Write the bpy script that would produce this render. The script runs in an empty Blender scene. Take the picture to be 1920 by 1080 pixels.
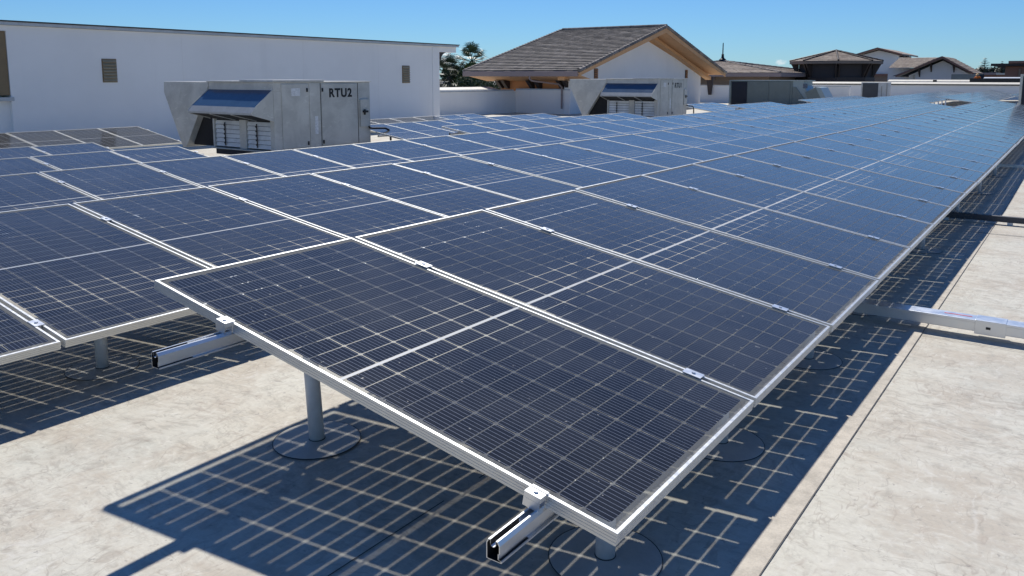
import bpy, bmesh, math, random
from mathutils import Vector, Matrix
random.seed(7)
R = math.radians
sc = bpy.context.scene
COL = sc.collection

# ------------------------------------------------------------------ camera
CAMP = Vector((0.82896, -1.63118, 1.0956))
YAW, PITCH, ROLL, FPX, PY = 0.6129826, 0.1411777, 0.0015927, 1507.673, 359.96
cd = bpy.data.cameras.new("camera"); cam = bpy.data.objects.new("camera", cd); COL.objects.link(cam)
fw = Vector((-math.sin(YAW) * math.cos(PITCH), math.cos(YAW) * math.cos(PITCH), -math.sin(PITCH)))
rt = Vector((math.cos(YAW), math.sin(YAW), 0)); up = rt.cross(fw)
rt2 = rt * math.cos(ROLL) + up * math.sin(ROLL); up2 = up * math.cos(ROLL) - rt * math.sin(ROLL)
m = Matrix((rt2, up2, -fw)).transposed().to_4x4(); m.translation = CAMP
cam.matrix_world = m
cd.sensor_width = 36.0; cd.lens = 36.0 * FPX / 1920.0; cd.shift_y = -(540 - PY) / 1920.0
cd.clip_start = 0.05; cd.clip_end = 5000
sc.camera = cam

# ------------------------------------------------------------------ light
SUN = Vector((-0.45, 0.626, 1.0)).normalized()
EL = math.asin(SUN.z); AZ = math.atan2(SUN.x, SUN.y)
world = bpy.data.worlds.new("World"); sc.world = world; world.use_nodes = True
wn = world.node_tree; wn.nodes.clear()
sky = wn.nodes.new("ShaderNodeTexSky"); sky.sky_type = 'NISHITA'; sky.sun_disc = False
sky.sun_elevation = EL; sky.sun_rotation = AZ; sky.altitude = 0; sky.air_density = 1.0; sky.dust_density = 0.0; sky.ozone_density = 4.0
bg = wn.nodes.new("ShaderNodeBackground"); bg.inputs[1].default_value = 0.071
wo = wn.nodes.new("ShaderNodeOutputWorld")
tint = wn.nodes.new("ShaderNodeMix"); tint.data_type = 'RGBA'; tint.blend_type = 'MULTIPLY'; tint.inputs[0].default_value = 1.0
tint.inputs[7].default_value = (0.51, 0.835, 1.23, 1.0)
tc = wn.nodes.new("ShaderNodeTexCoord"); nz = wn.nodes.new("ShaderNodeTexNoise"); nz.inputs['Scale'].default_value = 55; nz.inputs['Detail'].default_value = 7; nz.inputs['Roughness'].default_value = 0.6
mpw = wn.nodes.new("ShaderNodeMapping"); mpw.inputs['Scale'].default_value = (1, 1, 2.4); wn.links.new(tc.outputs['Generated'], mpw.inputs[0]); wn.links.new(mpw.outputs[0], nz.inputs[0])
def cloud(az, el, wid, hgt, dens):          # a small low cumulus at a compass direction
    d = Vector((math.sin(az) * math.cos(el), math.cos(az) * math.cos(el), math.sin(el)))
    sx_ = Vector((math.cos(az), -math.sin(az), 0)); sy_ = sx_.cross(d)
    def W(op, a, b=None):
        n = wn.nodes.new("ShaderNodeVectorMath" if op == 'DOT_PRODUCT' else "ShaderNodeMath"); n.operation = op
        for i, v in enumerate((a, b)):
            if v is None: continue
            if isinstance(v, (float, int)): n.inputs[i].default_value = v
            elif isinstance(v, Vector): n.inputs[i].default_value = v
            else: wn.links.new(v, n.inputs[i])
        return n.outputs[1] if op == 'DOT_PRODUCT' else n.outputs[0]
    a = W('DIVIDE', W('DOT_PRODUCT', tc.outputs['Generated'], sx_), wid); b_ = W('DIVIDE', W('SUBTRACT', W('DOT_PRODUCT', tc.outputs['Generated'], Vector((0, 0, 1))), math.sin(el)), hgt)
    front = W('GREATER_THAN', W('DOT_PRODUCT', tc.outputs['Generated'], d), 0.0)
    r2 = W('ADD', W('MULTIPLY', a, a), W('MULTIPLY', b_, b_)); body = W('SUBTRACT', 1.0, r2)
    v = W('ADD', W('MULTIPLY', body, 0.55), W('MULTIPLY', W('SUBTRACT', nz.outputs[0], 0.62), 3.0))
    mr = wn.nodes.new("ShaderNodeMapRange"); mr.interpolation_type = 'SMOOTHSTEP'; wn.links.new(v, mr.inputs[0]); mr.inputs[1].default_value = 0.0; mr.inputs[2].default_value = 0.5; mr.inputs[4].default_value = dens
    return W('MULTIPLY', mr.outputs[0], front)
cl1 = cloud(-0.6876, 0.0205, 0.030, 0.016, 0.85); cl2 = cloud(-0.296, 0.0175, 0.012, 0.005, 0.5)
cm = wn.nodes.new("ShaderNodeMath"); cm.operation = 'MAXIMUM'; wn.links.new(cl1, cm.inputs[0]); wn.links.new(cl2, cm.inputs[1])
cmx = wn.nodes.new("ShaderNodeMix"); cmx.data_type = 'RGBA'; wn.links.new(cm.outputs[0], cmx.inputs[0]); cmx.inputs[7].default_value = (11.5, 11.8, 12.2, 1)
wn.links.new(sky.outputs[0], tint.inputs[6]); wn.links.new(tint.outputs[2], cmx.inputs[6]); wn.links.new(cmx.outputs[2], bg.inputs[0]); wn.links.new(bg.outputs[0], wo.inputs[0])
sl = bpy.data.lights.new("sun", 'SUN'); sl.energy = 4.4; sl.angle = R(1.25); sl.color = (1.0, 0.955, 0.88)
so = bpy.data.objects.new("sun", sl); COL.objects.link(so); so.rotation_euler = (-SUN).to_track_quat('-Z', 'Y').to_euler()
sc.view_settings.view_transform = 'Standard'; sc.view_settings.look = 'None'
sc.view_settings.exposure = 0.15; sc.view_settings.gamma = 1.0
sc.cycles.transparent_max_bounces = 16; sc.cycles.max_bounces = 8

# ------------------------------------------------------------------ materials
def N(nt, t, **kw):
    n = nt.nodes.new(t)
    for k, v in kw.items(): setattr(n, k, v)
    return n
class NB:                                   # small node builder
    def __init__(s, name):
        s.m = bpy.data.materials.new(name); s.m.use_nodes = True; s.nt = s.m.node_tree; s.nt.nodes.clear()
        s.out = s.nt.nodes.new("ShaderNodeOutputMaterial")
    def set(s, sock, v):
        if isinstance(v, (int, float)): sock.default_value = v
        elif isinstance(v, tuple): sock.default_value = v if len(v) == len(sock.default_value) else (*v, 1.0)
        else: s.nt.links.new(v, sock)
    def math(s, op, a, b=0.0, c=0.0, clamp=False):
        n = N(s.nt, "ShaderNodeMath", operation=op, use_clamp=clamp)
        for i, v in enumerate((a, b, c)): s.set(n.inputs[i], v)
        return n.outputs[0]
    def mix(s, f, a, b, mode='MIX'):
        n = N(s.nt, "ShaderNodeMix", data_type='RGBA', blend_type=mode)
        s.set(n.inputs[0], f); s.set(n.inputs[6], a); s.set(n.inputs[7], b); return n.outputs[2]
    def obj(s): return s.nt.nodes.new("ShaderNodeTexCoord").outputs['Object']
    def mapping(s, v, scale=(1, 1, 1), rot=(0, 0, 0), loc=(0, 0, 0)):
        n = s.nt.nodes.new("ShaderNodeMapping"); s.set(n.inputs[0], v); n.inputs['Scale'].default_value = scale
        n.inputs['Rotation'].default_value = rot; n.inputs['Location'].default_value = loc; return n.outputs[0]
    def noise(s, v, scale, detail=4, rough=0.55, dist=0.0):
        n = s.nt.nodes.new("ShaderNodeTexNoise"); s.set(n.inputs['Vector'], v); n.inputs['Scale'].default_value = scale
        n.inputs['Detail'].default_value = detail; n.inputs['Roughness'].default_value = rough; n.inputs['Distortion'].default_value = dist
        return n.outputs[0]
    def ramp(s, v, lo, hi, a=0.0, b=1.0, smooth=True):
        n = N(s.nt, "ShaderNodeMapRange", interpolation_type='SMOOTHSTEP' if smooth else 'LINEAR')
        s.set(n.inputs[0], v); n.inputs[1].default_value = lo; n.inputs[2].default_value = hi; n.inputs[3].default_value = a; n.inputs[4].default_value = b
        return n.outputs[0]
    def bump(s, h, strength=0.3, dist=0.01):
        n = s.nt.nodes.new("ShaderNodeBump"); n.inputs['Strength'].default_value = strength; n.inputs['Distance'].default_value = dist
        s.set(n.inputs['Height'], h); return n.outputs[0]
    def bsdf(s, col, rough=0.6, metal=0.0, spec=0.5, normal=None, sheen=0.0):
        n = s.nt.nodes.new("ShaderNodeBsdfPrincipled")
        s.set(n.inputs['Base Color'], col); s.set(n.inputs['Roughness'], rough); s.set(n.inputs['Metallic'], metal)
        s.set(n.inputs['Specular IOR Level'], spec)
        if normal is not None: s.set(n.inputs['Normal'], normal)
        if sheen:                               # fine dust that thickens towards grazing view
            n.inputs['Sheen Weight'].default_value = sheen; n.inputs['Sheen Roughness'].default_value = 0.4; n.inputs['Sheen Tint'].default_value = (1.0, 0.93, 0.82, 1)
        return n.outputs[0]
    def end(s, sh): s.nt.links.new(sh, s.out.inputs[0]); return s.m

def plain(name, col, rough=0.6, metal=0.0, var=0.12, scale=3.0, bump=0.0, spec=0.5, **kw):
    b = NB(name); o = b.obj(); n = b.noise(o, scale, 6, 0.6)
    n2 = b.noise(o, scale * 9, 4, 0.6)
    f = b.math('ADD', b.math('MULTIPLY', n, 0.65), b.math('MULTIPLY', n2, 0.35))
    lo = tuple(c * (1 - var) for c in col); hi = tuple(min(1, c * (1 + var)) for c in col)
    c = b.mix(b.ramp(f, 0.3, 0.7), lo, hi)
    rr = b.ramp(n2, 0.2, 0.8, max(0.02, rough - 0.06), min(1, rough + 0.06))
    nn = b.bump(n2, bump, 0.01) if bump else None
    return b.end(b.bsdf(c, rr, metal, spec, nn))

def sep(b, v):
    n = b.nt.nodes.new("ShaderNodeSeparateXYZ"); b.set(n.inputs[0], v); return n.outputs

PL, PW, PP = 1.98, 1.0, 1.02214              # panel length, width, pitch along the row

def panel_mat():
    b = NB("solar_glass"); o = b.obj(); x, y, z = sep(b, o)
    my = 0.027; py = (PW - 2 * my) / 6
    u = b.math('DIVIDE', b.math('SUBTRACT', y, my), py)
    fu = b.math('FRACT', u)
    du = b.math('MULTIPLY', b.math('MINIMUM', fu, b.math('SUBTRACT', 1.0, fu)), py)
    xm = b.math('ABSOLUTE', b.math('ADD', x, PL / 2))
    mc = 0.006; px = (PL / 2 - mc - 0.034) / 12
    v = b.math('DIVIDE', b.math('SUBTRACT', xm, mc), px)
    fv = b.math('FRACT', v)
    dv = b.math('MULTIPLY', b.math('MINIMUM', fv, b.math('SUBTRACT', 1.0, fv)), px)
    g1 = b.math('LESS_THAN', du, 0.0024); g2 = b.math('LESS_THAN', dv, 0.0018)
    g3 = b.math('LESS_THAN', b.math('ADD', du, dv), 0.0105)
    g4 = b.math('LESS_THAN', xm, mc); g5 = b.math('GREATER_THAN', xm, PL / 2 - 0.034)
    g6 = b.math('LESS_THAN', y, my); g7 = b.math('GREATER_THAN', y, PW - my)
    gap = g1
    for g in (g2, g3, g4, g5, g6, g7): gap = b.math('MAXIMUM', gap, g)
    cu = b.math('FLOOR', u); cv = b.math('FLOOR', v)
    comb = b.nt.nodes.new("ShaderNodeCombineXYZ"); b.set(comb.inputs[0], cu); b.set(comb.inputs[1], cv)
    oi = b.nt.nodes.new("ShaderNodeObjectInfo"); b.set(comb.inputs[2], b.math('MULTIPLY', oi.outputs['Random'], 37.0))
    wn_ = N(b.nt, "ShaderNodeTexWhiteNoise", noise_dimensions='3D'); b.set(wn_.inputs[0], comb.outputs[0])
    cell = b.mix(wn_.outputs[0], (0.0042, 0.0056, 0.0105), (0.0068, 0.0086, 0.0155))
    cell = b.mix(b.math('MULTIPLY', oi.outputs['Random'], 0.45), cell, (0.006, 0.0105, 0.024))
    # dust film and bird specks
    off = b.nt.nodes.new("ShaderNodeVectorMath"); off.operation = 'ADD'; b.set(off.inputs[0], o)
    cr = b.nt.nodes.new("ShaderNodeCombineXYZ")
    for i in range(3): b.set(cr.inputs[i], b.math('MULTIPLY', oi.outputs['Random'], 19.0 + 7 * i))
    b.set(off.inputs[1], cr.outputs[0]); oo = off.outputs[0]
    film = b.ramp(b.noise(oo, 2.2, 6, 0.65), 0.3, 0.75, 0.006, 0.060)
    edge = b.noise(b.mapping(oo, (6, 30, 1)), 1.0, 4, 0.6)
    lowd = b.math('MULTIPLY', b.ramp(b.math('ADD', x, b.math('MULTIPLY', edge, 0.022)), -0.017, -0.002), b.ramp(oi.outputs['Random'], 0.0, 1.0, 0.35, 0.9))
    sp = b.ramp(b.noise(oo, 58, 2, 0.5), 0.735, 0.775, 0.0, 0.7)
    sp2 = b.ramp(b.noise(b.mapping(oo, (1, 0.55, 1)), 13, 3, 0.55), 0.765, 0.79, 0.0, 0.75)
    dust = b.math('MAXIMUM', b.math('MAXIMUM', film, sp2), b.math('MAXIMUM', b.math('MULTIPLY', lowd, 0.85), sp))
    col = b.mix(dust, cell, b.mix(lowd, (0.34, 0.34, 0.33), (0.36, 0.31, 0.235)))
    # bus bars
    fb = b.math('FRACT', b.math('MULTIPLY', u, 9.0))
    db = b.math('ABSOLUTE', b.math('SUBTRACT', fb, 0.5))
    bus = b.math('MULTIPLY', b.math('LESS_THAN', db, 0.037), b.math('SUBTRACT', 1.0, dust))
    col = b.mix(b.math('MULTIPLY', bus, 0.95), col, (0.48, 0.49, 0.51))
    rough = b.ramp(dust, 0.0, 0.4, 0.11, 0.6)
    s_cell = b.bsdf(col, rough, b.math('MULTIPLY', bus, 0.6), 0.16, None, 0.17)
    s_white = b.bsdf((0.52, 0.53, 0.53), 0.4, 0, 0.2)
    tr = b.nt.nodes.new("ShaderNodeBsdfTransparent"); tr.inputs[0].default_value = (0.66, 0.67, 0.66, 1)
    mg = b.nt.nodes.new("ShaderNodeMixShader"); b.set(mg.inputs[0], b.math('MAXIMUM', b.math('MULTIPLY', g4, 0.93), b.math('MAXIMUM', 0.20, lowd))); b.nt.links.new(tr.outputs[0], mg.inputs[1]); b.nt.links.new(s_white, mg.inputs[2])
    # dust over the white margin keeps its own colour
    mm = b.nt.nodes.new("ShaderNodeMixShader"); b.set(mm.inputs[0], b.math('MULTIPLY', gap, b.math('SUBTRACT', 1.0, b.math('MULTIPLY', lowd, 0.9))))
    b.nt.links.new(s_cell, mm.inputs[1]); b.nt.links.new(mg.outputs[0], mm.inputs[2])
    return b.end(mm.outputs[0])

def roof_mat():
    b = NB("roof_membrane"); o = b.obj(); x, y, z = sep(b, o)
    def warp(scale, amt, detail=4):
        w = b.nt.nodes.new("ShaderNodeTexNoise"); b.set(w.inputs['Vector'], o); w.inputs['Scale'].default_value = scale; w.inputs['Detail'].default_value = detail
        va = b.nt.nodes.new("ShaderNodeVectorMath"); va.operation = 'MULTIPLY_ADD'; b.set(va.inputs[0], w.outputs[1]); va.inputs[1].default_value = (amt, amt, 0); b.set(va.inputs[2], o)
        return va.outputs[0]
    wv = warp(2.6, 0.26, 6); wf = warp(6.0, 0.12, 4)
    big = b.noise(o, 0.9, 5, 0.6)
    sw1 = b.noise(b.mapping(wv, (10, 26, 1), (0, 0, R(18))), 1.0, 9, 0.72)
    sw2 = b.noise(b.mapping(wv, (11, 29, 1), (0, 0, R(-52))), 1.0, 9, 0.72)
    sw3 = b.noise(b.mapping(wf, (28, 12, 1), (0, 0, R(8))), 1.0, 8, 0.75)
    sw4 = b.noise(b.mapping(wf, (12, 55, 1), (0, 0, R(30))), 1.0, 6, 0.7)
    fine = b.noise(o, 60, 4, 0.7)
    pm = b.ramp(b.noise(b.mapping(o, loc=(3, 9, 0)), 1.1, 4, 0.6), 0.38, 0.62, 0.35, 1.0)
    c = b.mix(b.ramp(big, 0.40, 0.60), (0.575, 0.555, 0.475), (0.51, 0.465, 0.385))
    c = b.mix(b.ramp(b.noise(wf, 2.1, 6, 0.7), 0.48, 0.62, 0, 0.8), c, (0.46, 0.405, 0.325))
    c = b.mix(b.ramp(b.noise(b.mapping(wf, loc=(7, 2, 0)), 1.4, 6, 0.7), 0.50, 0.68, 0, 0.6), c, (0.50, 0.505, 0.445))
    c = b.mix(b.math('MULTIPLY', b.ramp(sw1, 0.50, 0.64, 0, 0.7), pm), c, (0.33, 0.305, 0.255))
    c = b.mix(b.math('MULTIPLY', b.ramp(sw2, 0.51, 0.66, 0, 0.6), pm), c, (0.35, 0.295, 0.24))
    c = b.mix(b.ramp(sw3, 0.52, 0.68, 0, 0.5), c, (0.31, 0.29, 0.245))
    c = b.mix(b.math('MULTIPLY', b.ramp(sw4, 0.56, 0.70, 0, 0.55), pm), c, (0.25, 0.23, 0.195))
    c = b.mix(b.ramp(sw1, 0.48, 0.32, 0, 0.6), c, (0.64, 0.62, 0.54))
    c = b.mix(b.ramp(sw3, 0.46, 0.30, 0, 0.6), c, (0.65, 0.63, 0.56))
    # scuffs: thin dark scratches where two warped noises cross 0.5
    sc1 = b.math('ABSOLUTE', b.math('SUBTRACT', b.noise(b.mapping(wv, (1.6, 4, 1), (0, 0, R(35))), 2.0, 2, 0.5, 0.8), 0.5))
    msk = b.ramp(b.noise(o, 3.1, 3, 0.6), 0.46, 0.60)
    c = b.mix(b.math('MULTIPLY', b.ramp(sc1, 0.012, 0.0, 0, 0.40), msk), c, (0.20, 0.165, 0.13))
    sc2 = b.math('ABSOLUTE', b.math('SUBTRACT', b.noise(b.mapping(wv, (4, 1.5, 1), (0, 0, R(-15))), 3.0, 2, 0.5, 0.8), 0.5))
    msk2 = b.ramp(b.noise(b.mapping(o, loc=(5, 3, 0)), 2.3, 3, 0.6), 0.47, 0.61)
    c = b.mix(b.math('MULTIPLY', b.ramp(sc2, 0.013, 0.0, 0, 0.40), msk2), c, (0.23, 0.18, 0.145))
    for k_, (ang, loc_) in enumerate(((62, (11, 4, 0)), (-38, (2, 15, 0)), (12, (21, 8, 0)))):
        s_ = b.math('ABSOLUTE', b.math('SUBTRACT', b.noise(b.mapping(wv, (9, 1.6, 1), (0, 0, R(ang)), loc_), 1.3, 2, 0.5, 0.2), 0.5))
        mk = b.ramp(b.noise(b.mapping(o, loc=loc_), 4.2, 4, 0.65), 0.52, 0.62)
        c = b.mix(b.math('MULTIPLY', b.ramp(s_, 0.030, 0.0, 0, 0.38), mk), c, ((0.26, 0.215, 0.17), (0.30, 0.235, 0.19), (0.66, 0.645, 0.59))[k_])
    sp = b.ramp(b.noise(b.mapping(o, (1, 1, 1)), 34, 3, 0.6), 0.66, 0.73, 0, 0.6)
    c = b.mix(sp, c, (0.22, 0.20, 0.18))
    c = b.mix(b.ramp(fine, 0.3, 0.7, 0.0, 0.22), c, (0.38, 0.36, 0.33))
    h = b.math('ADD', b.math('MULTIPLY', sw1, 0.5), b.math('MULTIPLY', fine, 0.35))
    return b.end(b.bsdf(c, 0.62, 0, 0.35, b.bump(h, 0.25, 0.01)))

def tile_mat(name, ca, cb, cc):
    b = NB(name); o = b.obj()
    g = b.nt.nodes.new("ShaderNodeNewGeometry")
    oi = b.nt.nodes.new("ShaderNodeObjectInfo")
    n1 = b.noise(b.mapping(o, (2.6, 2.6, 7)), 1.0, 2, 0.5)
    vor = N(b.nt, "ShaderNodeTexVoronoi", voronoi_dimensions='3D'); b.set(vor.inputs['Vector'], b.mapping(o, (2.6, 2.6, 5))); vor.inputs['Scale'].default_value = 1.0
    sx = b.nt.nodes.new("ShaderNodeSeparateColor"); b.nt.links.new(vor.outputs['Color'], sx.inputs[0])
    c = b.mix(sx.outputs[0], ca, cb); c = b.mix(b.ramp(sx.outputs[1], 0.6, 0.9), c, cc)
    c = b.mix(b.ramp(b.noise(o, 14, 3, 0.6), 0.3, 0.7, 0, 0.35), c, tuple(k * 0.55 for k in ca))
    return b.end(b.bsdf(c, 0.8, 0, 0.3, b.bump(b.noise(o, 20, 3), 0.3, 0.01)))

def wall_mat(name, col, streak=0.10):
    b = NB(name); o = b.obj()
    n = b.noise(o, 0.5, 5, 0.6); st = b.noise(b.mapping(o, (1.6, 1.6, 0.12)), 1.0, 5, 0.65); f = b.noise(o, 30, 4, 0.7)
    c = b.mix(b.ramp(n, 0.3, 0.7), tuple(k * 0.95 for k in col), col)
    c = b.mix(b.ramp(st, 0.52, 0.75, 0, streak), c, tuple(k * 0.6 for k in col))
    return b.end(b.bsdf(c, 0.85, 0, 0.25, b.bump(f, 0.25, 0.006)))

def metal_panel_mat(name, col, rough=0.42, metal=0.55):
    b = NB(name); o = b.obj()
    n = b.noise(o, 1.7, 6, 0.65, 0.4); s = b.noise(b.mapping(o, (3, 3, 9), (0.5, 0.2, 0)), 1.0, 6, 0.7, 1.0)
    c = b.mix(b.ramp(n, 0.35, 0.65), tuple(k * 0.86 for k in col), tuple(min(1, k * 1.08) for k in col))
    c = b.mix(b.ramp(s, 0.55, 0.72, 0, 0.55), c, tuple(min(1, k * 1.45) for k in col))
    c = b.mix(b.ramp(b.noise(o, 9, 4), 0.6, 0.75, 0, 0.3), c, tuple(k * 0.6 for k in col))
    return b.end(b.bsdf(c, b.ramp(n, 0.3, 0.7, rough - 0.08, rough + 0.1), metal, 0.5))

def leaf_mat(name, ca, cb):
    b = NB(name); o = b.obj(); n = b.noise(o, 2.3, 3, 0.6); n2 = b.noise(o, 17, 2, 0.5)
    c = b.mix(b.ramp(b.math('ADD', b.math('MULTIPLY', n, 0.5), b.math('MULTIPLY', n2, 0.5)), 0.35, 0.65), ca, cb)
    return b.end(b.bsdf(c, 0.5, 0, 0.4))

M = {}
M['glass'] = panel_mat()
M['frame'] = plain("anodised_frame", (0.66, 0.67, 0.66), 0.4, 0.7, 0.05, 6)
M['alu'] = plain("mill_aluminium", (0.72, 0.74, 0.76), 0.34, 0.8, 0.03, 2)
M['galv'] = plain("galvanised_pipe", (0.66, 0.67, 0.67), 0.5, 0.15, 0.10, 5)
M['dark'] = plain("dark_hollow", (0.012, 0.012, 0.014), 0.8)  # near-black colour standing in for shade inside hollows
M['sealant'] = plain("black_sealant", (0.03, 0.03, 0.032), 0.6)
M['roof'] = roof_mat()
M['flash'] = plain("flashing_membrane", (0.50, 0.475, 0.43), 0.6, 0, 0.12, 9, 0.15)
M['lap'] = plain("seam_strip", (0.47, 0.425, 0.355), 0.7, 0, 0.25, 14, 0.2)
M['white'] = wall_mat("white_stucco", (0.91, 0.905, 0.89))
M['white2'] = wall_mat("white_parapet", (0.86, 0.85, 0.83))
M['cap'] = plain("metal_coping", (0.50, 0.53, 0.56), 0.45, 0.3)
M['capdark'] = plain("dark_coping", (0.05, 0.045, 0.04), 0.55)
M['cream'] = plain("cream_coping", (0.62, 0.58, 0.49), 0.5)
M['tan'] = plain("tan_soffit", (0.60, 0.345, 0.17), 0.7, 0, 0.08, 2)
M['orangewall'] = wall_mat("terracotta_wall", (0.58, 0.27, 0.12), 0.2)
M['brownwall'] = wall_mat("brown_wall", (0.30, 0.165, 0.125), 0.2)
M['unittrim2'] = plain("light_hood_lip_sheet", (0.42, 0.43, 0.43), 0.6, 0, 0.12, 4, spec=0.1)
M['dkwall'] = wall_mat("dark_taupe_wall", (0.075, 0.066, 0.066), 0.2)
M['taupe'] = wall_mat("taupe_wall", (0.28, 0.215, 0.17), 0.2)
M['fascia'] = plain("mauve_fascia", (0.30, 0.235, 0.225), 0.6, 0, 0.06)
M['dkbrown'] = plain("dark_brown_wood", (0.05, 0.036, 0.032), 0.6)
M['tile'] = tile_mat("roof_tile", (0.225, 0.20, 0.182), (0.15, 0.135, 0.127), (0.31, 0.275, 0.25))
M['tile2'] = tile_mat("weathered_tile", (0.36, 0.29, 0.235), (0.26, 0.21, 0.175), (0.44, 0.37, 0.30))
M['louver'] = plain("wooden_louver", (0.36, 0.30, 0.20), 0.6, 0, 0.15)
M['rustlouver'] = plain("rust_louver", (0.42, 0.19, 0.08), 0.6, 0, 0.15)
M['olive'] = plain("brown_door_paint", (0.23, 0.165, 0.09), 0.6, 0, 0.1)
M['unit'] = metal_panel_mat("grey_unit_sheet", (0.585, 0.575, 0.525), 0.55, 0.05)
M['unitlight'] = metal_panel_mat("bright_louver_sheet", (0.82, 0.83, 0.82), 0.5, 0.05)
M['unittrim'] = metal_panel_mat("light_hood_lip", (0.55, 0.56, 0.55), 0.6, 0.0)
M['hood'] = plain("sky_tinted_sheet", (0.040, 0.078, 0.14), 0.16, 0.0, 0.12, 3, spec=0.5)  # grey metal; its blue sky reflection is put into the base colour
M['green'] = plain("green_unit_paint", (0.17, 0.205, 0.20), 0.5, 0.1, 0.08, 2)
M['greenlight'] = plain("pale_green_sheet", (0.30, 0.37, 0.39), 0.45, 0.2, 0.08, 2)
M['navy'] = plain("dark_coil_mesh", (0.012, 0.016, 0.03), 0.6)
M['grille'] = plain("grey_coil_grille", (0.06, 0.065, 0.075), 0.6)
M['black'] = plain("black_paint", (0.010, 0.010, 0.011), 0.5)
M['paper'] = plain("worn_white_label", (0.72, 0.73, 0.73), 0.7, 0, 0.25, 25)
M['red'] = plain("red_sticker", (0.55, 0.10, 0.14), 0.5)
M['trunk'] = plain("palm_trunk", (0.10, 0.075, 0.055), 0.9, 0, 0.3, 6, 0.4)
M['palm'] = leaf_mat("palm_leaf", (0.025, 0.045, 0.020), (0.09, 0.13, 0.055))
M['palmdark'] = leaf_mat("dark_palm_leaf", (0.012, 0.024, 0.012), (0.05, 0.075, 0.032))
M['leaf'] = leaf_mat("bright_leaf", (0.035, 0.065, 0.014), (0.12, 0.165, 0.04))
M['shrub'] = leaf_mat("shrub_leaf", (0.020, 0.040, 0.014), (0.070, 0.10, 0.035))
M['conifer'] = leaf_mat("conifer_needle", (0.010, 0.022, 0.016), (0.035, 0.055, 0.035))
M['far'] = leaf_mat("far_tree_leaf", (0.018, 0.034, 0.020), (0.060, 0.085, 0.045))
M['asphalt'] = plain("street_ground", (0.16, 0.15, 0.13), 0.9, 0, 0.2, 0.05)
M['grill_dark'] = plain("dark_blue_roof", (0.030, 0.036, 0.055), 0.5)
M['concrete'] = plain("concrete_block", (0.33, 0.32, 0.28), 0.85, 0, 0.12, 1)
M['skin'] = plain("skin", (0.45, 0.27, 0.19), 0.6)
M['orange'] = plain("orange_workwear", (0.95, 0.22, 0.02), 0.7)
M['hat'] = plain("pale_orange_hat", (0.85, 0.52, 0.22), 0.5)
M['jeans'] = plain("dark_trousers", (0.03, 0.035, 0.05), 0.8)

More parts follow.
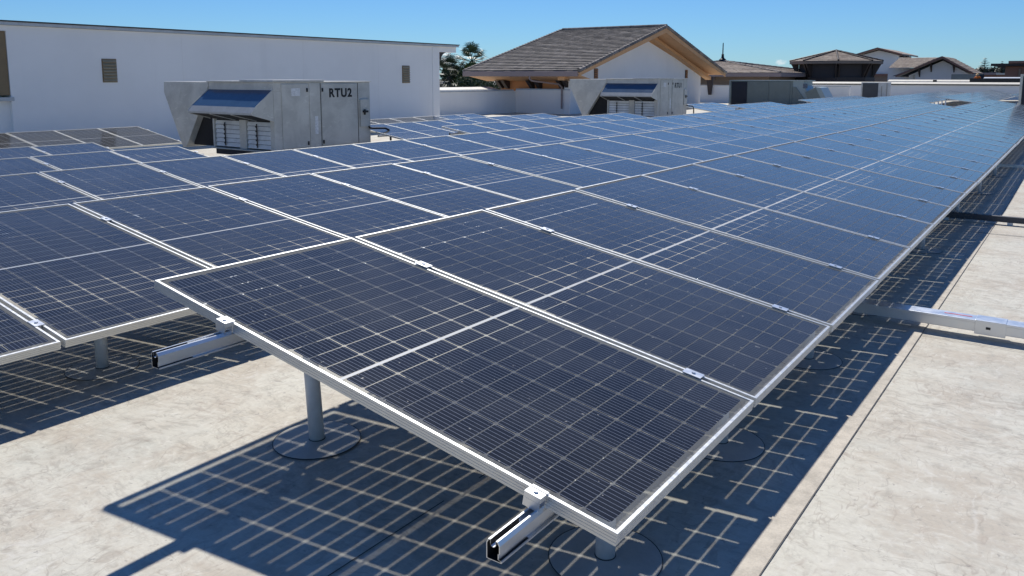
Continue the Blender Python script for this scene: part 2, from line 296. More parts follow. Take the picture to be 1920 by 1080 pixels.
# ------------------------------------------------------------------ mesh helpers
class MB:
    def __init__(s): s.v = []; s.f = []; s.mi = []; s.mats = []
    def slot(s, mat):
        if mat not in s.mats: s.mats.append(mat)
        return s.mats.index(mat)
    def add(s, vs, fs, mat=None):
        k = len(s.v); s.v += [tuple(v) for v in vs]; i = s.slot(mat) if mat else 0
        for f in fs: s.f.append(tuple(k + j for j in f)); s.mi.append(i)
        return s
    def box(s, a, b, mat=None):
        x0, x1 = sorted((a[0], b[0])); y0, y1 = sorted((a[1], b[1])); z0, z1 = sorted((a[2], b[2]))
        return s.add([(x0, y0, z0), (x1, y0, z0), (x1, y1, z0), (x0, y1, z0), (x0, y0, z1), (x1, y0, z1), (x1, y1, z1), (x0, y1, z1)],
                     [(0, 3, 2, 1), (4, 5, 6, 7), (0, 1, 5, 4), (1, 2, 6, 5), (2, 3, 7, 6), (3, 0, 4, 7)], mat)
    def prism(s, poly, ext, mat=None):       # poly: list of 3D points, ext: extrusion vector
        n = len(poly); e = Vector(ext); a = [Vector(p) for p in poly]; bq = [p + e for p in a]
        nrm = Vector((0, 0, 0))
        for i in range(n): nrm += a[i].cross(a[(i + 1) % n])
        if nrm.dot(e) > 0: a, bq = a[::-1], bq[::-1]
        return s.add(a + bq, [tuple(range(n)), tuple(range(2 * n - 1, n - 1, -1))] + [(i, i + n, (i + 1) % n + n, (i + 1) % n) for i in range(n)], mat)
    def tube(s, p0, p1, r0, r1=None, n=12, mat=None, cap=True):
        r1 = r0 if r1 is None else r1
        p0 = Vector(p0); p1 = Vector(p1); d = (p1 - p0).normalized()
        a = d.orthogonal().normalized(); c = d.cross(a)
        vs = [p0 + (a * math.cos(2 * math.pi * i / n) + c * math.sin(2 * math.pi * i / n)) * r0 for i in range(n)]
        vs += [p1 + (a * math.cos(2 * math.pi * i / n) + c * math.sin(2 * math.pi * i / n)) * r1 for i in range(n)]
        fs = [(i, (i + 1) % n, (i + 1) % n + n, i + n) for i in range(n)]
        if cap: fs += [tuple(range(n - 1, -1, -1)), tuple(range(n, 2 * n))]
        return s.add(vs, fs, mat)
    def path(s, pts, r, n=10, mat=None):
        pts = [Vector(p) for p in pts]; rings = []
        for i, p in enumerate(pts):
            d = (pts[min(i + 1, len(pts) - 1)] - pts[max(i - 1, 0)]).normalized()
            ref = Vector((0, 0, 1)) if abs(d.z) < 0.9 else Vector((1, 0, 0))
            a = d.cross(ref).normalized(); c = d.cross(a)
            rings.append([p + (a * math.cos(2 * math.pi * j / n) + c * math.sin(2 * math.pi * j / n)) * r for j in range(n)])
        fs = []
        for i in range(len(pts) - 1):
            for j in range(n): fs.append((i * n + j, i * n + (j + 1) % n, (i + 1) * n + (j + 1) % n, (i + 1) * n + j))
        fs += [tuple(range(n - 1, -1, -1)), tuple(range((len(pts) - 1) * n, len(pts) * n))]
        return s.add([v for rg in rings for v in rg], fs, mat)
    def lathe(s, c, prof, n=20, mat=None):    # prof: [(r, z)]
        vs = []; c = Vector(c)
        for r_, z in prof: vs += [c + Vector((r_ * math.cos(2 * math.pi * i / n), r_ * math.sin(2 * math.pi * i / n), z)) for i in range(n)]
        fs = [(k * n + i, k * n + (i + 1) % n, (k + 1) * n + (i + 1) % n, (k + 1) * n + i) for k in range(len(prof) - 1) for i in range(n)]
        fs += [tuple(range(n - 1, -1, -1)), tuple(range((len(prof) - 1) * n, len(prof) * n))]
        return s.add(vs, fs, mat)
    def mesh(s, name, mat=None):
        me = bpy.data.meshes.new(name); me.from_pydata(s.v, [], s.f)
        for mt in (s.mats or [mat]): me.materials.append(mt)
        if len(s.mats) > 1:
            for p, i in zip(me.polygons, s.mi): p.material_index = i
        me.update(); return me
    def build(s, name, mat=None, parent=None, bevel=0.0, smooth=False):
        me = s.mesh(name, mat)
        return place(name, me, parent, bevel, smooth)
def place(name, me, parent=None, bevel=0.0, smooth=False):
    o = bpy.data.objects.new(name, me); COL.objects.link(o)
    if parent: o.parent = parent; o.matrix_parent_inverse = Matrix.Translation(-Vector(parent.location)) if parent.rotation_euler[1] == 0 else Matrix()
    if smooth:
        for p in me.polygons: p.use_smooth = True
        try: me.set_sharp_from_angle(angle=R(40))
        except Exception: pass
    if bevel:
        b = o.modifiers.new("bevel", 'BEVEL'); b.width = bevel; b.segments = 2; b.limit_method = 'ANGLE'; b.angle_limit = R(50)
    return o
def tag(o, label, cat, group=None):
    o["label"] = label; o["category"] = cat
    if group: o["group"] = group
    return o
def thing(name, label, cat, loc=(0, 0, 0), group=None):
    o = bpy.data.objects.new(name, None); COL.objects.link(o); o.location = loc; o.empty_display_size = 0.2
    return tag(o, label, cat, group)
def struct(o, kind="structure"):
    o["kind"] = kind; return o

# ------------------------------------------------------------------ roof deck and ground
def gz(x, y):
    z = -0.30 - 0.017 * max(0.0, min(y - 0.4, 9.0))
    if x < -1.7: z -= 0.026 * (min(-x, 24) - 1.7)
    return z
xs = [-60, -45, -36, -30, -24] + [-1.7 - 22.3 * i / 12 for i in range(11, -1, -1)] + [0, 2, 5, 12, 30]
ys = [-14, -6, -2, 0.4, 2, 4, 6, 8, 9.4, 14, 20, 30, 40, 50, 60, 70]
mb = MB(); nx = len(xs)
mb.add([(x, y, gz(x, y)) for y in ys for x in xs], [(j * nx + i, j * nx + i + 1, (j + 1) * nx + i + 1, (j + 1) * nx + i) for j in range(len(ys) - 1) for i in range(nx - 1)])
struct(mb.build("roof_deck", M['roof']))
mb = MB(); mb.add([(-3000, -3000, -7), (3000, -3000, -7), (3000, 3000, -7), (-3000, 3000, -7)], [(0, 1, 2, 3)])
struct(mb.build("street_ground", M['asphalt']))

def strip(x0, x1, y0, y1, dz, n=24, axis='y'):
    mb = MB(); vs = []; fs = []
    for i in range(n + 1):
        t = i / n
        if axis == 'y':
            y = y0 + (y1 - y0) * t; vs += [(x0, y, gz(x0, y) + dz), (x1, y, gz(x1, y) + dz)]
        else:
            x = x0 + (x1 - x0) * t; vs += [(x, y1, gz(x, y1) + dz), (x, y0, gz(x, y0) + dz)]
    for i in range(n): fs.append((2 * i, 2 * i + 1, 2 * i + 3, 2 * i + 2))
    return mb.add(vs, fs)
# welded laps of the membrane: a tan dirt strip with a dark edge
a = strip(0.125, 0.193, -6, 60, 0.004, 40); struct(a.build("roof_seam", M['lap']))
a = strip(0.193, 0.1965, -6, 60, 0.0045, 40); struct(a.build("roof_seam", M['sealant']))
a = strip(-0.800, -0.7955, -6, 40, 0.004, 40); struct(a.build("roof_seam", M['sealant']))
a = strip(0.06, 12, 7.43, 7.447, 0.006, 10, 'x'); struct(a.build("roof_seam", M['sealant']))
a = strip(0.20, 12, 3.30, 3.3035, 0.006, 10, 'x'); struct(a.build("roof_seam", M['sealant']))
a = strip(-8, 12, -3.4, -3.396, 0.006, 20, 'x'); struct(a.build("roof_seam", M['sealant']))

# ------------------------------------------------------------------ solar panels
def frame_mesh():
    H = 0.035; mb = MB()
    prof = [(0.0105, -0.0035), (0.0105, 0.0), (0.0006, 0.0), (0, -0.0006)]
    for k in range(3):
        zz = -0.0085 - 0.0085 * k
        prof += [(0, zz), (0.0012, zz - 0.0005), (0.0012, zz - 0.0013), (0, zz - 0.0018)]
    prof += [(0, -H), (0.025, -H), (0.025, -H + 0.0015), (0.0016, -H + 0.0015), (0.0016, -0.0045), (0.0105, -0.0045)]
    vs = []
    for o, z in prof: vs += [(-o, o, z), (-o, PW - o, z), (-PL + o, PW - o, z), (-PL + o, o, z)]
    n = len(prof); fs = []
    for i in range(n):
        j = (i + 1) % n
        for k in range(4):
            l = (k + 1) % 4; fs.append((i * 4 + k, j * 4 + k, j * 4 + l, i * 4 + l))
    mb.add(vs, fs); me = mb.mesh("frame", M['frame'])
    bm = bmesh.new(); bm.from_mesh(me); bmesh.ops.recalc_face_normals(bm, faces=bm.faces); bm.to_mesh(me); bm.free()
    return me
FRAME = frame_mesh()
gm = MB(); gm.add([(-PL + 0.0100, 0.0100, -0.0028), (-0.0100, 0.0100, -0.0028), (-0.0100, PW - 0.0100, -0.0028), (-PL + 0.0100, PW - 0.0100, -0.0028)], [(0, 1, 2, 3)])
GLASS = gm.mesh("cell_sheet", M['glass'])
# a box of clamp: cap plate, web and bolt head
def clamp_mesh(end=False):
    mb = MB()
    if not end:
        mb.box((-0.035, -0.021, 0.0012), (0.035, 0.021, 0.0045)); mb.box((-0.03, -0.0085, -0.033), (0.03, 0.0085, 0.001))
        mb.tube((0, 0, 0.0045), (0, 0, 0.010), 0.0075, n=6)
    else:
        mb.box((-0.025, -0.0045, 0.0012), (0.025, 0.009, 0.004)); mb.box((-0.025, -0.032, -0.012), (0.025, -0.0005, 0.004)); mb.box((-0.025, -0.032, -0.0365), (0.025, -0.029, -0.0125)); mb.box((-0.025, -0.0035, -0.0365), (0.025, -0.0006, -0.0125))
        mb.tube((0, -0.016, 0.004), (0, -0.016, 0.0085), 0.0065, n=6)
    return mb.mesh("clamp", M['alu'])
def rail_profile():                           # (x, z) outline of the hollow rail, top at z = 0
    w, h = 0.020, 0.052; p = [(-w, -h), (-w, -0.010), (-w + 0.006, 0)]
    p += [(-0.0085, 0)]
    for k in range(0, 9):
        an = math.pi + math.pi * k / 8
        p.append((0.0085 * math.cos(an), -0.009 + 0.0085 * math.sin(an)))
    p += [(0.0085, 0), (w - 0.006, 0), (w, -0.010), (w, -0.030), (w - 0.004, -0.031), (w - 0.004, -0.046), (w + 0.005, -0.047), (w + 0.005, -h)]
    return p
CL_MID = clamp_mesh(); CL_END = clamp_mesh(True)

ROWS = [  # low edge x, low edge z, tilt in degrees, first joint y, [(first k, end k)]
    (0.0,    0.0,    10.035, 0.0,   [(0, 32), (42, 60)]),
    (-2.637, -0.019, 8.35,   1.004, [(-4, 31), (38, 64)]),
    (-5.355, -0.101, 8.5,    2.037, [(-3, 64)]),
    (-7.925, -0.185, 8.5,    3.10,  [(-3, 2)]),
    (-7.925, -0.185, 8.5,    11.08, [(0, 8), (16, 21), (25, 36)]),
    (-11.00, -0.305, 8.5,    4.487, [(-3, 1)]),
    (-11.00, -0.305, 8.5,    11.54, [(0, 8), (18, 22)]),
    (-13.95, -0.400, 8.6,    13.80, [(0, 6)]),
    (-16.606, -0.447, 9.2,   6.484, [(-3, 3)]),
]
ROWNAME = {0: "front row beside the walkway", 1: "second row from the walkway", 2: "third row from the walkway",
           3: "fourth row from the walkway", 4: "fifth row from the walkway", 5: "sixth row from the walkway", 6: "row nearest the tall white wall"}
ROWID = [0, 1, 2, 3, 3, 4, 4, 5, 6]
def pix(p):
    d = Vector(p) - CAMP; z = d.dot(fw)
    if z < 0.05: return None
    return 960 + FPX * d.dot(rt2) / z, PY - FPX * d.dot(up2) / z, z
def nth(n):
    return "%d%s" % (n, "th" if 10 <= n % 100 <= 20 else {1: "st", 2: "nd", 3: "rd"}.get(n % 10, "th"))
cells = []
for ri, (xl, zl, ti, y0, segs) in enumerate(ROWS):
    t = R(ti)
    for a, bq in segs:
        for k in range(a, bq):
            y = y0 + k * PP
            ctr = (xl - PL / 2 * math.cos(t), y + 0.5, zl + PL / 2 * math.sin(t))
            corners = [(xl - PL * u * math.cos(t), y + v, zl + PL * u * math.sin(t)) for u in (0, 1) for v in (0, 1)]
            pp = [pix(c) for c in corners]
            vis = any(q and 0 < q[0] < 1920 and 0 < q[1] < 1080 for q in pp)
            cells.append([ROWID[ri], y, xl, zl, t, vis, (Vector(ctr) - CAMP).length])
cells = [c for c in cells if c[5] or c[6] < 9.0]
cells.sort(key=lambda c: c[6])
near, rest = cells[:300], cells[300:]
count = {}
near.sort(key=lambda c: (c[0], c[1]))
for rid, y, xl, zl, t, vis, dist in near:
    k = count.get(rid, 0)
    if vis: count[rid] = k = k + 1
    if rid == 0 and k == 1: lab = "dark solar panel closest to the camera at the front row's near end"
    elif rid == 6: lab = "grey panel mirroring the tall white wall, %s from the left" % nth(k)
    elif not vis: lab = "blue solar panel beyond the left edge of the %s" % ROWNAME[rid]
    elif rid == 0: lab = "blue panel, %s from the near end of the %s" % (nth(k), ROWNAME[0])
    else: lab = "blue panel, %s from the left in the %s" % (nth(k), ROWNAME[rid])
    e = thing("solar_panel", lab, "solar panel", (xl, y, zl), "solar panels in tilted rows")
    e.rotation_euler = (0, t, 0)
    # slight installation tolerance
    e.rotation_euler = (random.uniform(-0.0022, 0.0022), t + random.uniform(-0.0018, 0.0018), random.uniform(-0.0012, 0.0012))
    e.location = (xl + random.uniform(-0.004, 0.004), y, zl + random.uniform(-0.0015, 0.0015))
    for nm, me in (("frame", FRAME), ("cell_sheet", GLASS)):
        o = bpy.data.objects.new(nm, me); COL.objects.link(o); o.parent = e
if rest:
    fm, gmm = MB(), MB()
    vF = [v.co.copy() for v in FRAME.vertices]; fF = [tuple(p.vertices) for p in FRAME.polygons]
    far = MB(); far.slot(M['frame']); far.slot(M['glass'])
    # far panels: frame and sheet laid out one after the other (cells too fine to see at this distance)
    for rid, y, xl, zl, t, vis, dist in rest:
        mt = Matrix.Translation((xl, y, zl)) @ Matrix.Rotation(t, 4, 'Y')
        far.add([mt @ v for v in vF], fF, M['frame'])
        far.add([mt @ v.co for v in GLASS.vertices], [(0, 1, 2, 3)], M['black'])
    o = far.build("far_solar_panels"); struct(o, "stuff"); tag(o, "farthest blue solar panels reading as one sheet before the far parapet", "solar panels")

# ------------------------------------------------------------------ rails with clamps, and posts
def rail(xl, zl, t, v, ya, yb, joints, ends, lab):
    x = xl - v * math.cos(t); zt = zl + v * math.sin(t) - 0.0365 * math.cos(t) - 0.001
    e = thing("mounting_rail", lab, "mounting rail", (x, ya, zt), "aluminium rails under the panel rows")
    p = rail_profile(); n = len(p); L_ = yb - ya; th = 0.0022
    mb = MB(); vs = [(a, 0, b) for a, b in p] + [(a, L_, b) for a, b in p]
    fs = [((i + 1) % n, i, i + n, (i + 1) % n + n) for i in range(n)]
    mb.add(vs, fs, M['alu'])
    # wall thickness at the sawn end: inner outline shrunk towards the profile, dark hollow inside
    cx, cz = 0.0, -0.030
    q = [(a * 0.88, cz + (b - cz) * 0.93) for a, b in p]
    mb.add([(a, 0, b) for a, b in p] + [(a, 0.0, b) for a, b in q], [(i, (i + 1) % n, (i + 1) % n + n, i + n) for i in range(n)], M['alu'])
    mb.add([(a, 0.0, b) for a, b in q] + [(a, 0.12, b) for a, b in q], [(i, (i + 1) % n, (i + 1) % n + n, i + n) for i in range(n)], M['dark'])
    mb.add([(a, 0.12, b) for a, b in q], [tuple(range(n))], M['dark'])
    me = mb.mesh("channel"); o = bpy.data.objects.new("channel", me); COL.objects.link(o); o.parent = e
    dz = 0.0365 * math.cos(t) + 0.001
    for y in joints:
        c = bpy.data.objects.new("mid_clamp", CL_MID); COL.objects.link(c); c.parent = e; c.location = (0, y - ya, dz); c.rotation_euler = (0, t, 0)
    for y, s in ends:
        c = bpy.data.objects.new("end_clamp", CL_END); COL.objects.link(c); c.parent = e; c.location = (0, y - ya, dz)
        c.rotation_euler = (0, t, 0); c.scale = (1, s, 1)
    return e
seen = {}
for ri, (xl, zl, ti, y0, segs) in enumerate(ROWS):
    t = R(ti)
    for a, bq in segs:
        ya, yb = y0 + a * PP, y0 + bq * PP - 0.022
        for v, w in ((0.235, "lower"), (1.535, "upper")):
            js = [y0 + k * PP - 0.011 for k in range(a + 1, bq) if (Vector((xl, y0 + k * PP, 0)) - CAMP).length < 34]
            ext = 0.20 if v < 1 else 0.275
            key = (ROWID[ri], w); seen[key] = seen.get(key, 0) + 1
            sfx = "" if seen[key] == 1 else (", middle stretch" if seen[key] == 2 else (", far stretch" if seen[key] == 3 else ", farthest stretch"))
            rail(xl, zl, t, v, ya - ext, yb + 0.12, js, [(ya, 1), (yb, -1)] if ya < 30 else [], "%s aluminium rail clamped under the %s%s" % (w, ROWNAME[ROWID[ri]], sfx))

disc_me = None
def post(x, y, ztop, lab, lean=(0, 0), grp="round posts carrying the panel rails"):
    z = gz(x, y); e = thing("support_post", lab, "support post", (x, y, z), grp)
    mb = MB(); h = ztop - z
    mb.tube((0, 0, 0.0), (lean[0] * h, lean[1] * h, h), 0.0295, 0.0285, 24); place_child(mb.mesh("pipe", M['galv']), "pipe", e, True)
    mb = MB(); mb.tube((0, 0, 0.004), (0, 0, 0.011), 0.034, 0.0305, 24); place_child(mb.mesh("sealant_collar", M['sealant']), "sealant_collar", e)
    mb = MB(); mb.lathe((0, 0, 0), [(0.166, 0.0035), (0.163, 0.006), (0.09, 0.0075), (0.05, 0.0085)], 40); place_child(mb.mesh("flashing_disc", M['flash']), "flashing_disc", e)
    mb = MB(); mb.path([(0.1665 * math.cos(2 * math.pi * i / 40), 0.1665 * math.sin(2 * math.pi * i / 40), 0.004) for i in range(41)], 0.0015, 6)
    place_child(mb.mesh("sealant_ring", M['sealant']), "sealant_ring", e)
    mb = MB(); mb.box((-0.03, -0.035, h - 0.008), (0.03, 0.035, h)); place_child(mb.mesh("rail_foot", M['galv']), "rail_foot", e)
    return e
def place_child(me, name, parent, smooth=False):
    o = bpy.data.objects.new(name, me); COL.objects.link(o); o.parent = parent
    if smooth:
        for p in me.polygons: p.use_smooth = len(p.vertices) == 4
    return o
def row_z(ri, v):
    xl, zl, ti = ROWS[ri][:3]; return xl - v * math.cos(R(ti)), zl + v * math.sin(R(ti)) - 0.0365 - 0.053
xh, zh = row_z(0, 1.535); xo, zo = row_z(0, 0.235)
post(-1.49, 0.353, zh, "tall grey post under the upper rail, standing in the open at the near end", (-0.07, 0.0))
post(-0.205, 0.318, zo, "short post half hidden below the lowest corner of the nearest panel")
for i, yy in enumerate((0.32, 1.27, 2.5, 3.7, 6.1, 8.5, 10.9, 13.3)):
    if i == 0: continue
    post(-0.215, yy, zo, "short post under the walkway edge of the front row, %s from its near end" % nth(i + 1))
    if i % 2 == 0: post(-1.50, yy - 0.1, zh, "tall post in the shade under the front row, %s from its near end" % nth(i // 2 + 1))
x1, z1 = row_z(1, 0.235)
post(-3.03, 0.33, z1 - 0.0, "grey post under the low edge of the second row, left of the front row")
for i, yy in enumerate((-1.2, 1.6, 2.9)): post(x1, yy, z1, "post in the shade under the second row, %s from the left" % ("first", "second", "third")[i])
for i in range(6):
    yy = 33.6 + 1.15 * i
    post(x1, yy, z1, "bare post in the gap of the second row, %s from its near side" % nth(i + 1), grp="bare posts in the gap of the second row")
    xx, zz = row_z(1, 1.535); post(xx, yy, zz, "bare post at the back of the second row gap, %s from its near side" % nth(i + 1), grp="bare posts in the gap of the second row")

# ------------------------------------------------------------------ wireways on the walkway
def wireway(y, x0, x1, w, h, zb, lab, mat, details=False):
    e = thing("cable_wireway", lab, "cable wireway", (x0, y, gz(0.5, y)), "metal wireways crossing the walkway")
    g = gz(0.5, y)
    mb = MB(); mb.box((x0, y, g + zb), (x1, y + w, g + zb + h)); mb.build("trough", mat, e, 0.003)
    if details:
        mb = MB(); mb.box((x0 + 0.02, y - 0.004, g + zb + h - 0.012), (x1, y + w + 0.004, g + zb + h + 0.003)); mb.build("lid", mat, e, 0.002)
        mb = MB(); mb.box((0.445, y - 0.006, g + zb - 0.012), (0.595, y + w + 0.008, g + zb + h + 0.006)); mb.build("coupler", mat, e, 0.002)
        mb = MB(); mb.box((0.50, y - 0.011, g + zb + 0.022), (0.522, y - 0.0085, g + zb + 0.034)); mb.build("latch", M['black'], e)
        mb = MB(); mb.box((0.285, y + w * 0.50, g + zb + h + 0.0035), (0.425, y + w * 0.50 + 0.013, g + zb + h + 0.0042)); mb.build("warning_sticker", M['red'], e)
        mb = MB()
        for xx in (-0.3, 0.75, 1.8): mb.box((xx, y + 0.005, g - 0.005), (xx + 0.06, y + w - 0.005, g + zb))
        mb.build("foot", M['galv'], e)
    else:
        mb = MB()
        for xx in (-0.3, 0.3, 1.2): mb.box((xx, y, g - 0.005), (xx + 0.05, y + w, g + zb))
        mb.build("foot", M['galv'], e)
    return e
wireway(3.42, -1.2, 4.0, 0.105, 0.062, 0.045, "bright silver wireway with a red sticker crossing the walkway nearest the camera", M['alu'], True)
wireway(8.15, -1.2, 4.0, 0.06, 0.06, 0.03, "dark low wireway crossing the walkway farther off behind the first", M['grille'])
wireway(14.6, -1.2, 4.0, 0.06, 0.05, 0.03, "farthest wireway end at the right edge of the view", M['alu'])

# ------------------------------------------------------------------ rooftop units
def fcurve_text(txt, size, loc, rot, parent, name, ext=0.002, mat=None, stencil=False):
    cu = bpy.data.curves.new(name, 'FONT'); cu.body = txt; cu.size = size; cu.extrude = ext; cu.space_character = 1.15; cu.offset = 0.012
    tmp = bpy.data.objects.new(name + "_tmp", cu); COL.objects.link(tmp)
    dg = bpy.context.evaluated_depsgraph_get(); me = bpy.data.meshes.new_from_object(tmp.evaluated_get(dg))
    bpy.data.objects.remove(tmp); me.materials.clear(); me.materials.append(mat or M['black'])
    o = bpy.data.objects.new(name, me); COL.objects.link(o); o.parent = parent
    o.location = Vector(loc); o.rotation_euler = rot
    return o
def rooftop_unit(name, lab, org, text, at, size):
    X, Y, Z = org; e = thing("rooftop_air_unit", lab, "air conditioner", (X, Y, Z), "big grey rooftop air units")
    def bx(nm, a, b, mat, bevel=0.008, parent=e):
        mb = MB(); mb.box((X + a[0], Y + a[1], Z + a[2]), (X + b[0], Y + b[1], Z + b[2])); o = mb.build(nm, mat, e, bevel); return o
    H = 1.60
    def kid(mb, nm, mat, par, bevel=0.0):
        o = mb.build(nm, mat, e, bevel)
        return o
    bx("base_rail", (-2.36, 0.06, -0.17), (-0.03, 3.1, -0.005), M['navy'])
    # cabinet: solid block behind the louvre recess
    mb = MB(); mb.box((X - 2.45, Y + 0.42, Z), (X, Y + 3.08, Z + H)); mb.box((X - 2.45, Y, Z + H - 0.205), (X, Y + 0.419, Z + H))
    mb.box((X - 0.16, Y, Z), (X, Y + 0.419, Z + H - 0.206)); mb.box((X - 2.45, Y + 0.0, Z + 0.86), (X - 2.40, Y + 0.419, Z + H - 0.206))
    mb.build("cabinet", M['unit'], e, 0.006)
    bx("sill", (-2.42, -0.03, -0.03), (0.0, 0.42, -0.001), M['unit'])
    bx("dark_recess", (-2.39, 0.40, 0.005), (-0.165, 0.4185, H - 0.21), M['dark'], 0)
    # roof sheets
    bx("roof_sheet", (-2.49, -0.04, H + 0.001), (0.03, 1.50, H + 0.028), M['unit']); bx("roof_sheet", (-2.47, 1.503, H + 0.001), (0.03, 3.12, H + 0.02), M['unit'])
    bx("roof_cap", (-1.2, -0.03, H + 0.029), (0.035, 1.52, H + 0.055), M['unittrim'])
    # side hood: V shaped cheek panel with depth
    mb = MB(); mb.prism([(X - 4.35, Y - 0.02, Z + H), (X - 4.37, Y - 0.02, Z + H - 0.27), (X - 3.66, Y - 0.02, Z - 0.06), (X - 3.50, Y - 0.02, Z - 0.06), (X - 2.455, Y - 0.02, Z + H - 0.12), (X - 2.455, Y - 0.02, Z + H)], (0, 0.9, 0))
    mb.build("side_hood", M['unit'], e, 0.01)
    mb = MB(); mb.box((X - 3.55, Y - 0.030, Z + H - 0.60), (X - 2.95, Y - 0.0205, Z + H - 0.585)); mb.box((X - 2.955, Y - 0.030, Z + H - 0.78), (X - 2.94, Y - 0.0205, Z + H - 0.60)); mb.box((X - 3.62, Y - 0.030, Z + H - 0.32), (X - 3.605, Y - 0.0205, Z + H - 0.18))
    mb.build("hood_seam", M['unit'], e)
    mb = MB(); mb.box((X - 3.42, Y + 0.16, Z + 0.002), (X - 2.452, Y + 0.398, Z + 1.1)); mb.build("cavity_shade", M['dark'], e)  # black block put in to darken the cavity beside the intake
    # awning over the intake: top slope coloured like its sky reflection, light lip, dark underside, cheeks
    x0, x1 = X - 2.44, X - 0.02; yt, zt, yl, zl, yb_, zb_ = Y - 0.005, Z + H - 0.18, Y - 0.50, Z + 1.04, Y - 0.61, Z + 0.91
    mb = MB(); mb.prism([(x0, yt, zt), (x0, yl, zl), (x0, yl + 0.02, zl - 0.03), (x0, yt, zt - 0.04)], (x1 - x0, 0, 0)); mb.build("hood_top", M['hood'], e)
    mb = MB(); mb.prism([(x0, yl, zl), (x0, yb_, zb_), (x0, yb_ + 0.005, zb_ - 0.045), (x0, yb_ + 0.03, zb_ - 0.045), (x0, yl + 0.02, zl - 0.03)], (x1 - x0, 0, 0)); mb.build("hood_lip", M['unittrim2'], e)
    for xx in (x0 - 0.012, x1 + 0.001):
        mb = MB(); mb.prism([(xx, yt, zt + 0.02), (xx, yl, zl + 0.012), (xx, yb_ - 0.01, zb_), (xx, yb_ + 0.01, zb_ - 0.05), (xx, yt, Z + 0.70)], (0.011, 0, 0))
        mb.build("hood_cheek", M['unit'], e)
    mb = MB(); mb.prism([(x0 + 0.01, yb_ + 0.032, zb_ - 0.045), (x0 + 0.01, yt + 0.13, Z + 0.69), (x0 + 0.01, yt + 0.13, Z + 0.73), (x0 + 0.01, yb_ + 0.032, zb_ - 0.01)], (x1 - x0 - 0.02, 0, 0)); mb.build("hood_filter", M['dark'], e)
    mb = MB()
    for k in (1, 2): 
        xx = x0 + (x1 - x0) * k / 3
        mb.prism([(xx, yb_ + 0.034, zb_ - 0.047), (xx, yt + 0.12, Z + 0.69), (xx, yt + 0.12, Z + 0.675), (xx, yb_ + 0.034, zb_ - 0.062)], (0.03, 0, 0))
    mb.build("filter_rib", M['unittrim'], e)
    # two dampers with blades and linkage
    for i, (a, b_) in enumerate(((-2.38, -1.40), (-1.13, -0.20))):
        mb = MB()
        for k in range(6): 
            zz = Z + 0.03 + k * 0.108
            mb.prism([(X + a, Y + 0.085, zz), (X + a, Y + 0.115, zz + 0.094), (X + a, Y + 0.13, zz + 0.094), (X + a, Y + 0.10, zz)], (b_ - a, 0, 0))
        d = mb.build("damper", M['unitlight'], e)
        mb = MB(); xm = X + (a * 0.6 + b_ * 0.4)
        mb.box((xm - 0.012, Y + 0.07, Z + 0.05), (xm + 0.012, Y + 0.085, Z + 0.62))
        for k in range(5): mb.box((xm - 0.03, Y + 0.06, Z + 0.10 + 0.108 * k), (xm + 0.03, Y + 0.07, Z + 0.145 + 0.108 * k))
        l = mb.build("linkage", M['black'], d); l.matrix_parent_inverse = Matrix()
        mb = MB(); mb.box((X + a, Y + 0.135, Z + 0.01), (X + b_, Y + 0.139, Z + 0.69)); l = mb.build("blade_gap_shade", M['black'], d); l.matrix_parent_inverse = Matrix()  # black sheet behind the blades paints the shade between them
    for a, b_ in ((-2.45, -2.39), (-1.39, -1.14), (-0.19, -0.165)):
        mb = MB(); mb.box((X + a, Y + 0.06, Z), (X + b_, Y + 0.15, Z + 0.70))
        mb.build("damper_frame", M['unit'], e)
    # long side: doors, seams, hinges, switch box
    for nm, a, b_ in (("access_door", 0.22, 1.02), ("access_door", 1.42, 2.62)):
        mb = MB(); mb.box((X, Y + a, Z + 0.05), (X + 0.018, Y + b_, Z + H - 0.04)); mb.build(nm, M['unit'], e, 0.006)
    mb = MB(); mb.box((X, Y + 1.05, Z + 0.03), (X + 0.012, Y + 1.39, Z + H - 0.02)); mb.build("side_panel", M['unit'], e, 0.004)
    mb = MB()
    for yy in (1.395, 2.64): mb.box((X + 0.0005, Y + yy, Z + 0.03), (X + 0.006, Y + yy + 0.014, Z + H - 0.02))
    mb.build("door_gap", M['black'], e)
    for yy, zz in ((0.97, 1.37), (1.45, 1.37), (0.97, 0.10), (1.45, 0.10)):
        mb = MB(); mb.box((X + 0.0185, Y + yy - 0.02, Z + zz), (X + 0.04, Y + yy + 0.02, Z + zz + 0.09)); mb.build("hinge", M['black'], e, 0.004)
    mb = MB(); mb.box((X + 0.0185, Y + 0.50, Z + 1.28), (X + 0.0205, Y + 0.76, Z + 1.46)); mb.build("sticker", M['paper'], e)
    mb = MB(); mb.box((X + 0.0125, Y + 1.20, Z + 0.35), (X + 0.0145, Y + 1.30, Z + 0.78)); mb.build("sticker", M['paper'], e)
    sb = MB(); sb.box((X, Y + 2.70, Z + 0.45), (X + 0.05, Y + 2.99, Z + 1.16)); s = sb.build("switch_box", M['unit'], e, 0.008)
    mb = MB(); mb.box((X + 0.0505, Y + 2.80, Z + 0.76), (X + 0.075, Y + 2.85, Z + 0.90)); mb.box((X + 0.055, Y + 2.76, Z + 0.82), (X + 0.10, Y + 2.92, Z + 0.87)); mb.build("switch_handle", M['black'], s).matrix_parent_inverse = Matrix()
    mb = MB(); mb.path([(X + 0.07, Y + 2.96, Z + 0.46), (X + 0.07, Y + 2.98, Z + 0.42), (X + 0.07, Y + 3.06, Z + 0.40), (X + 0.07, Y + 3.55, Z + 0.38), (X + 0.07, Y + 3.68, Z + 0.33), (X + 0.07, Y + 3.75, Z + 0.22), (X + 0.07, Y + 3.77, Z - 0.2)], 0.028); mb.build("conduit", M['black'], e)
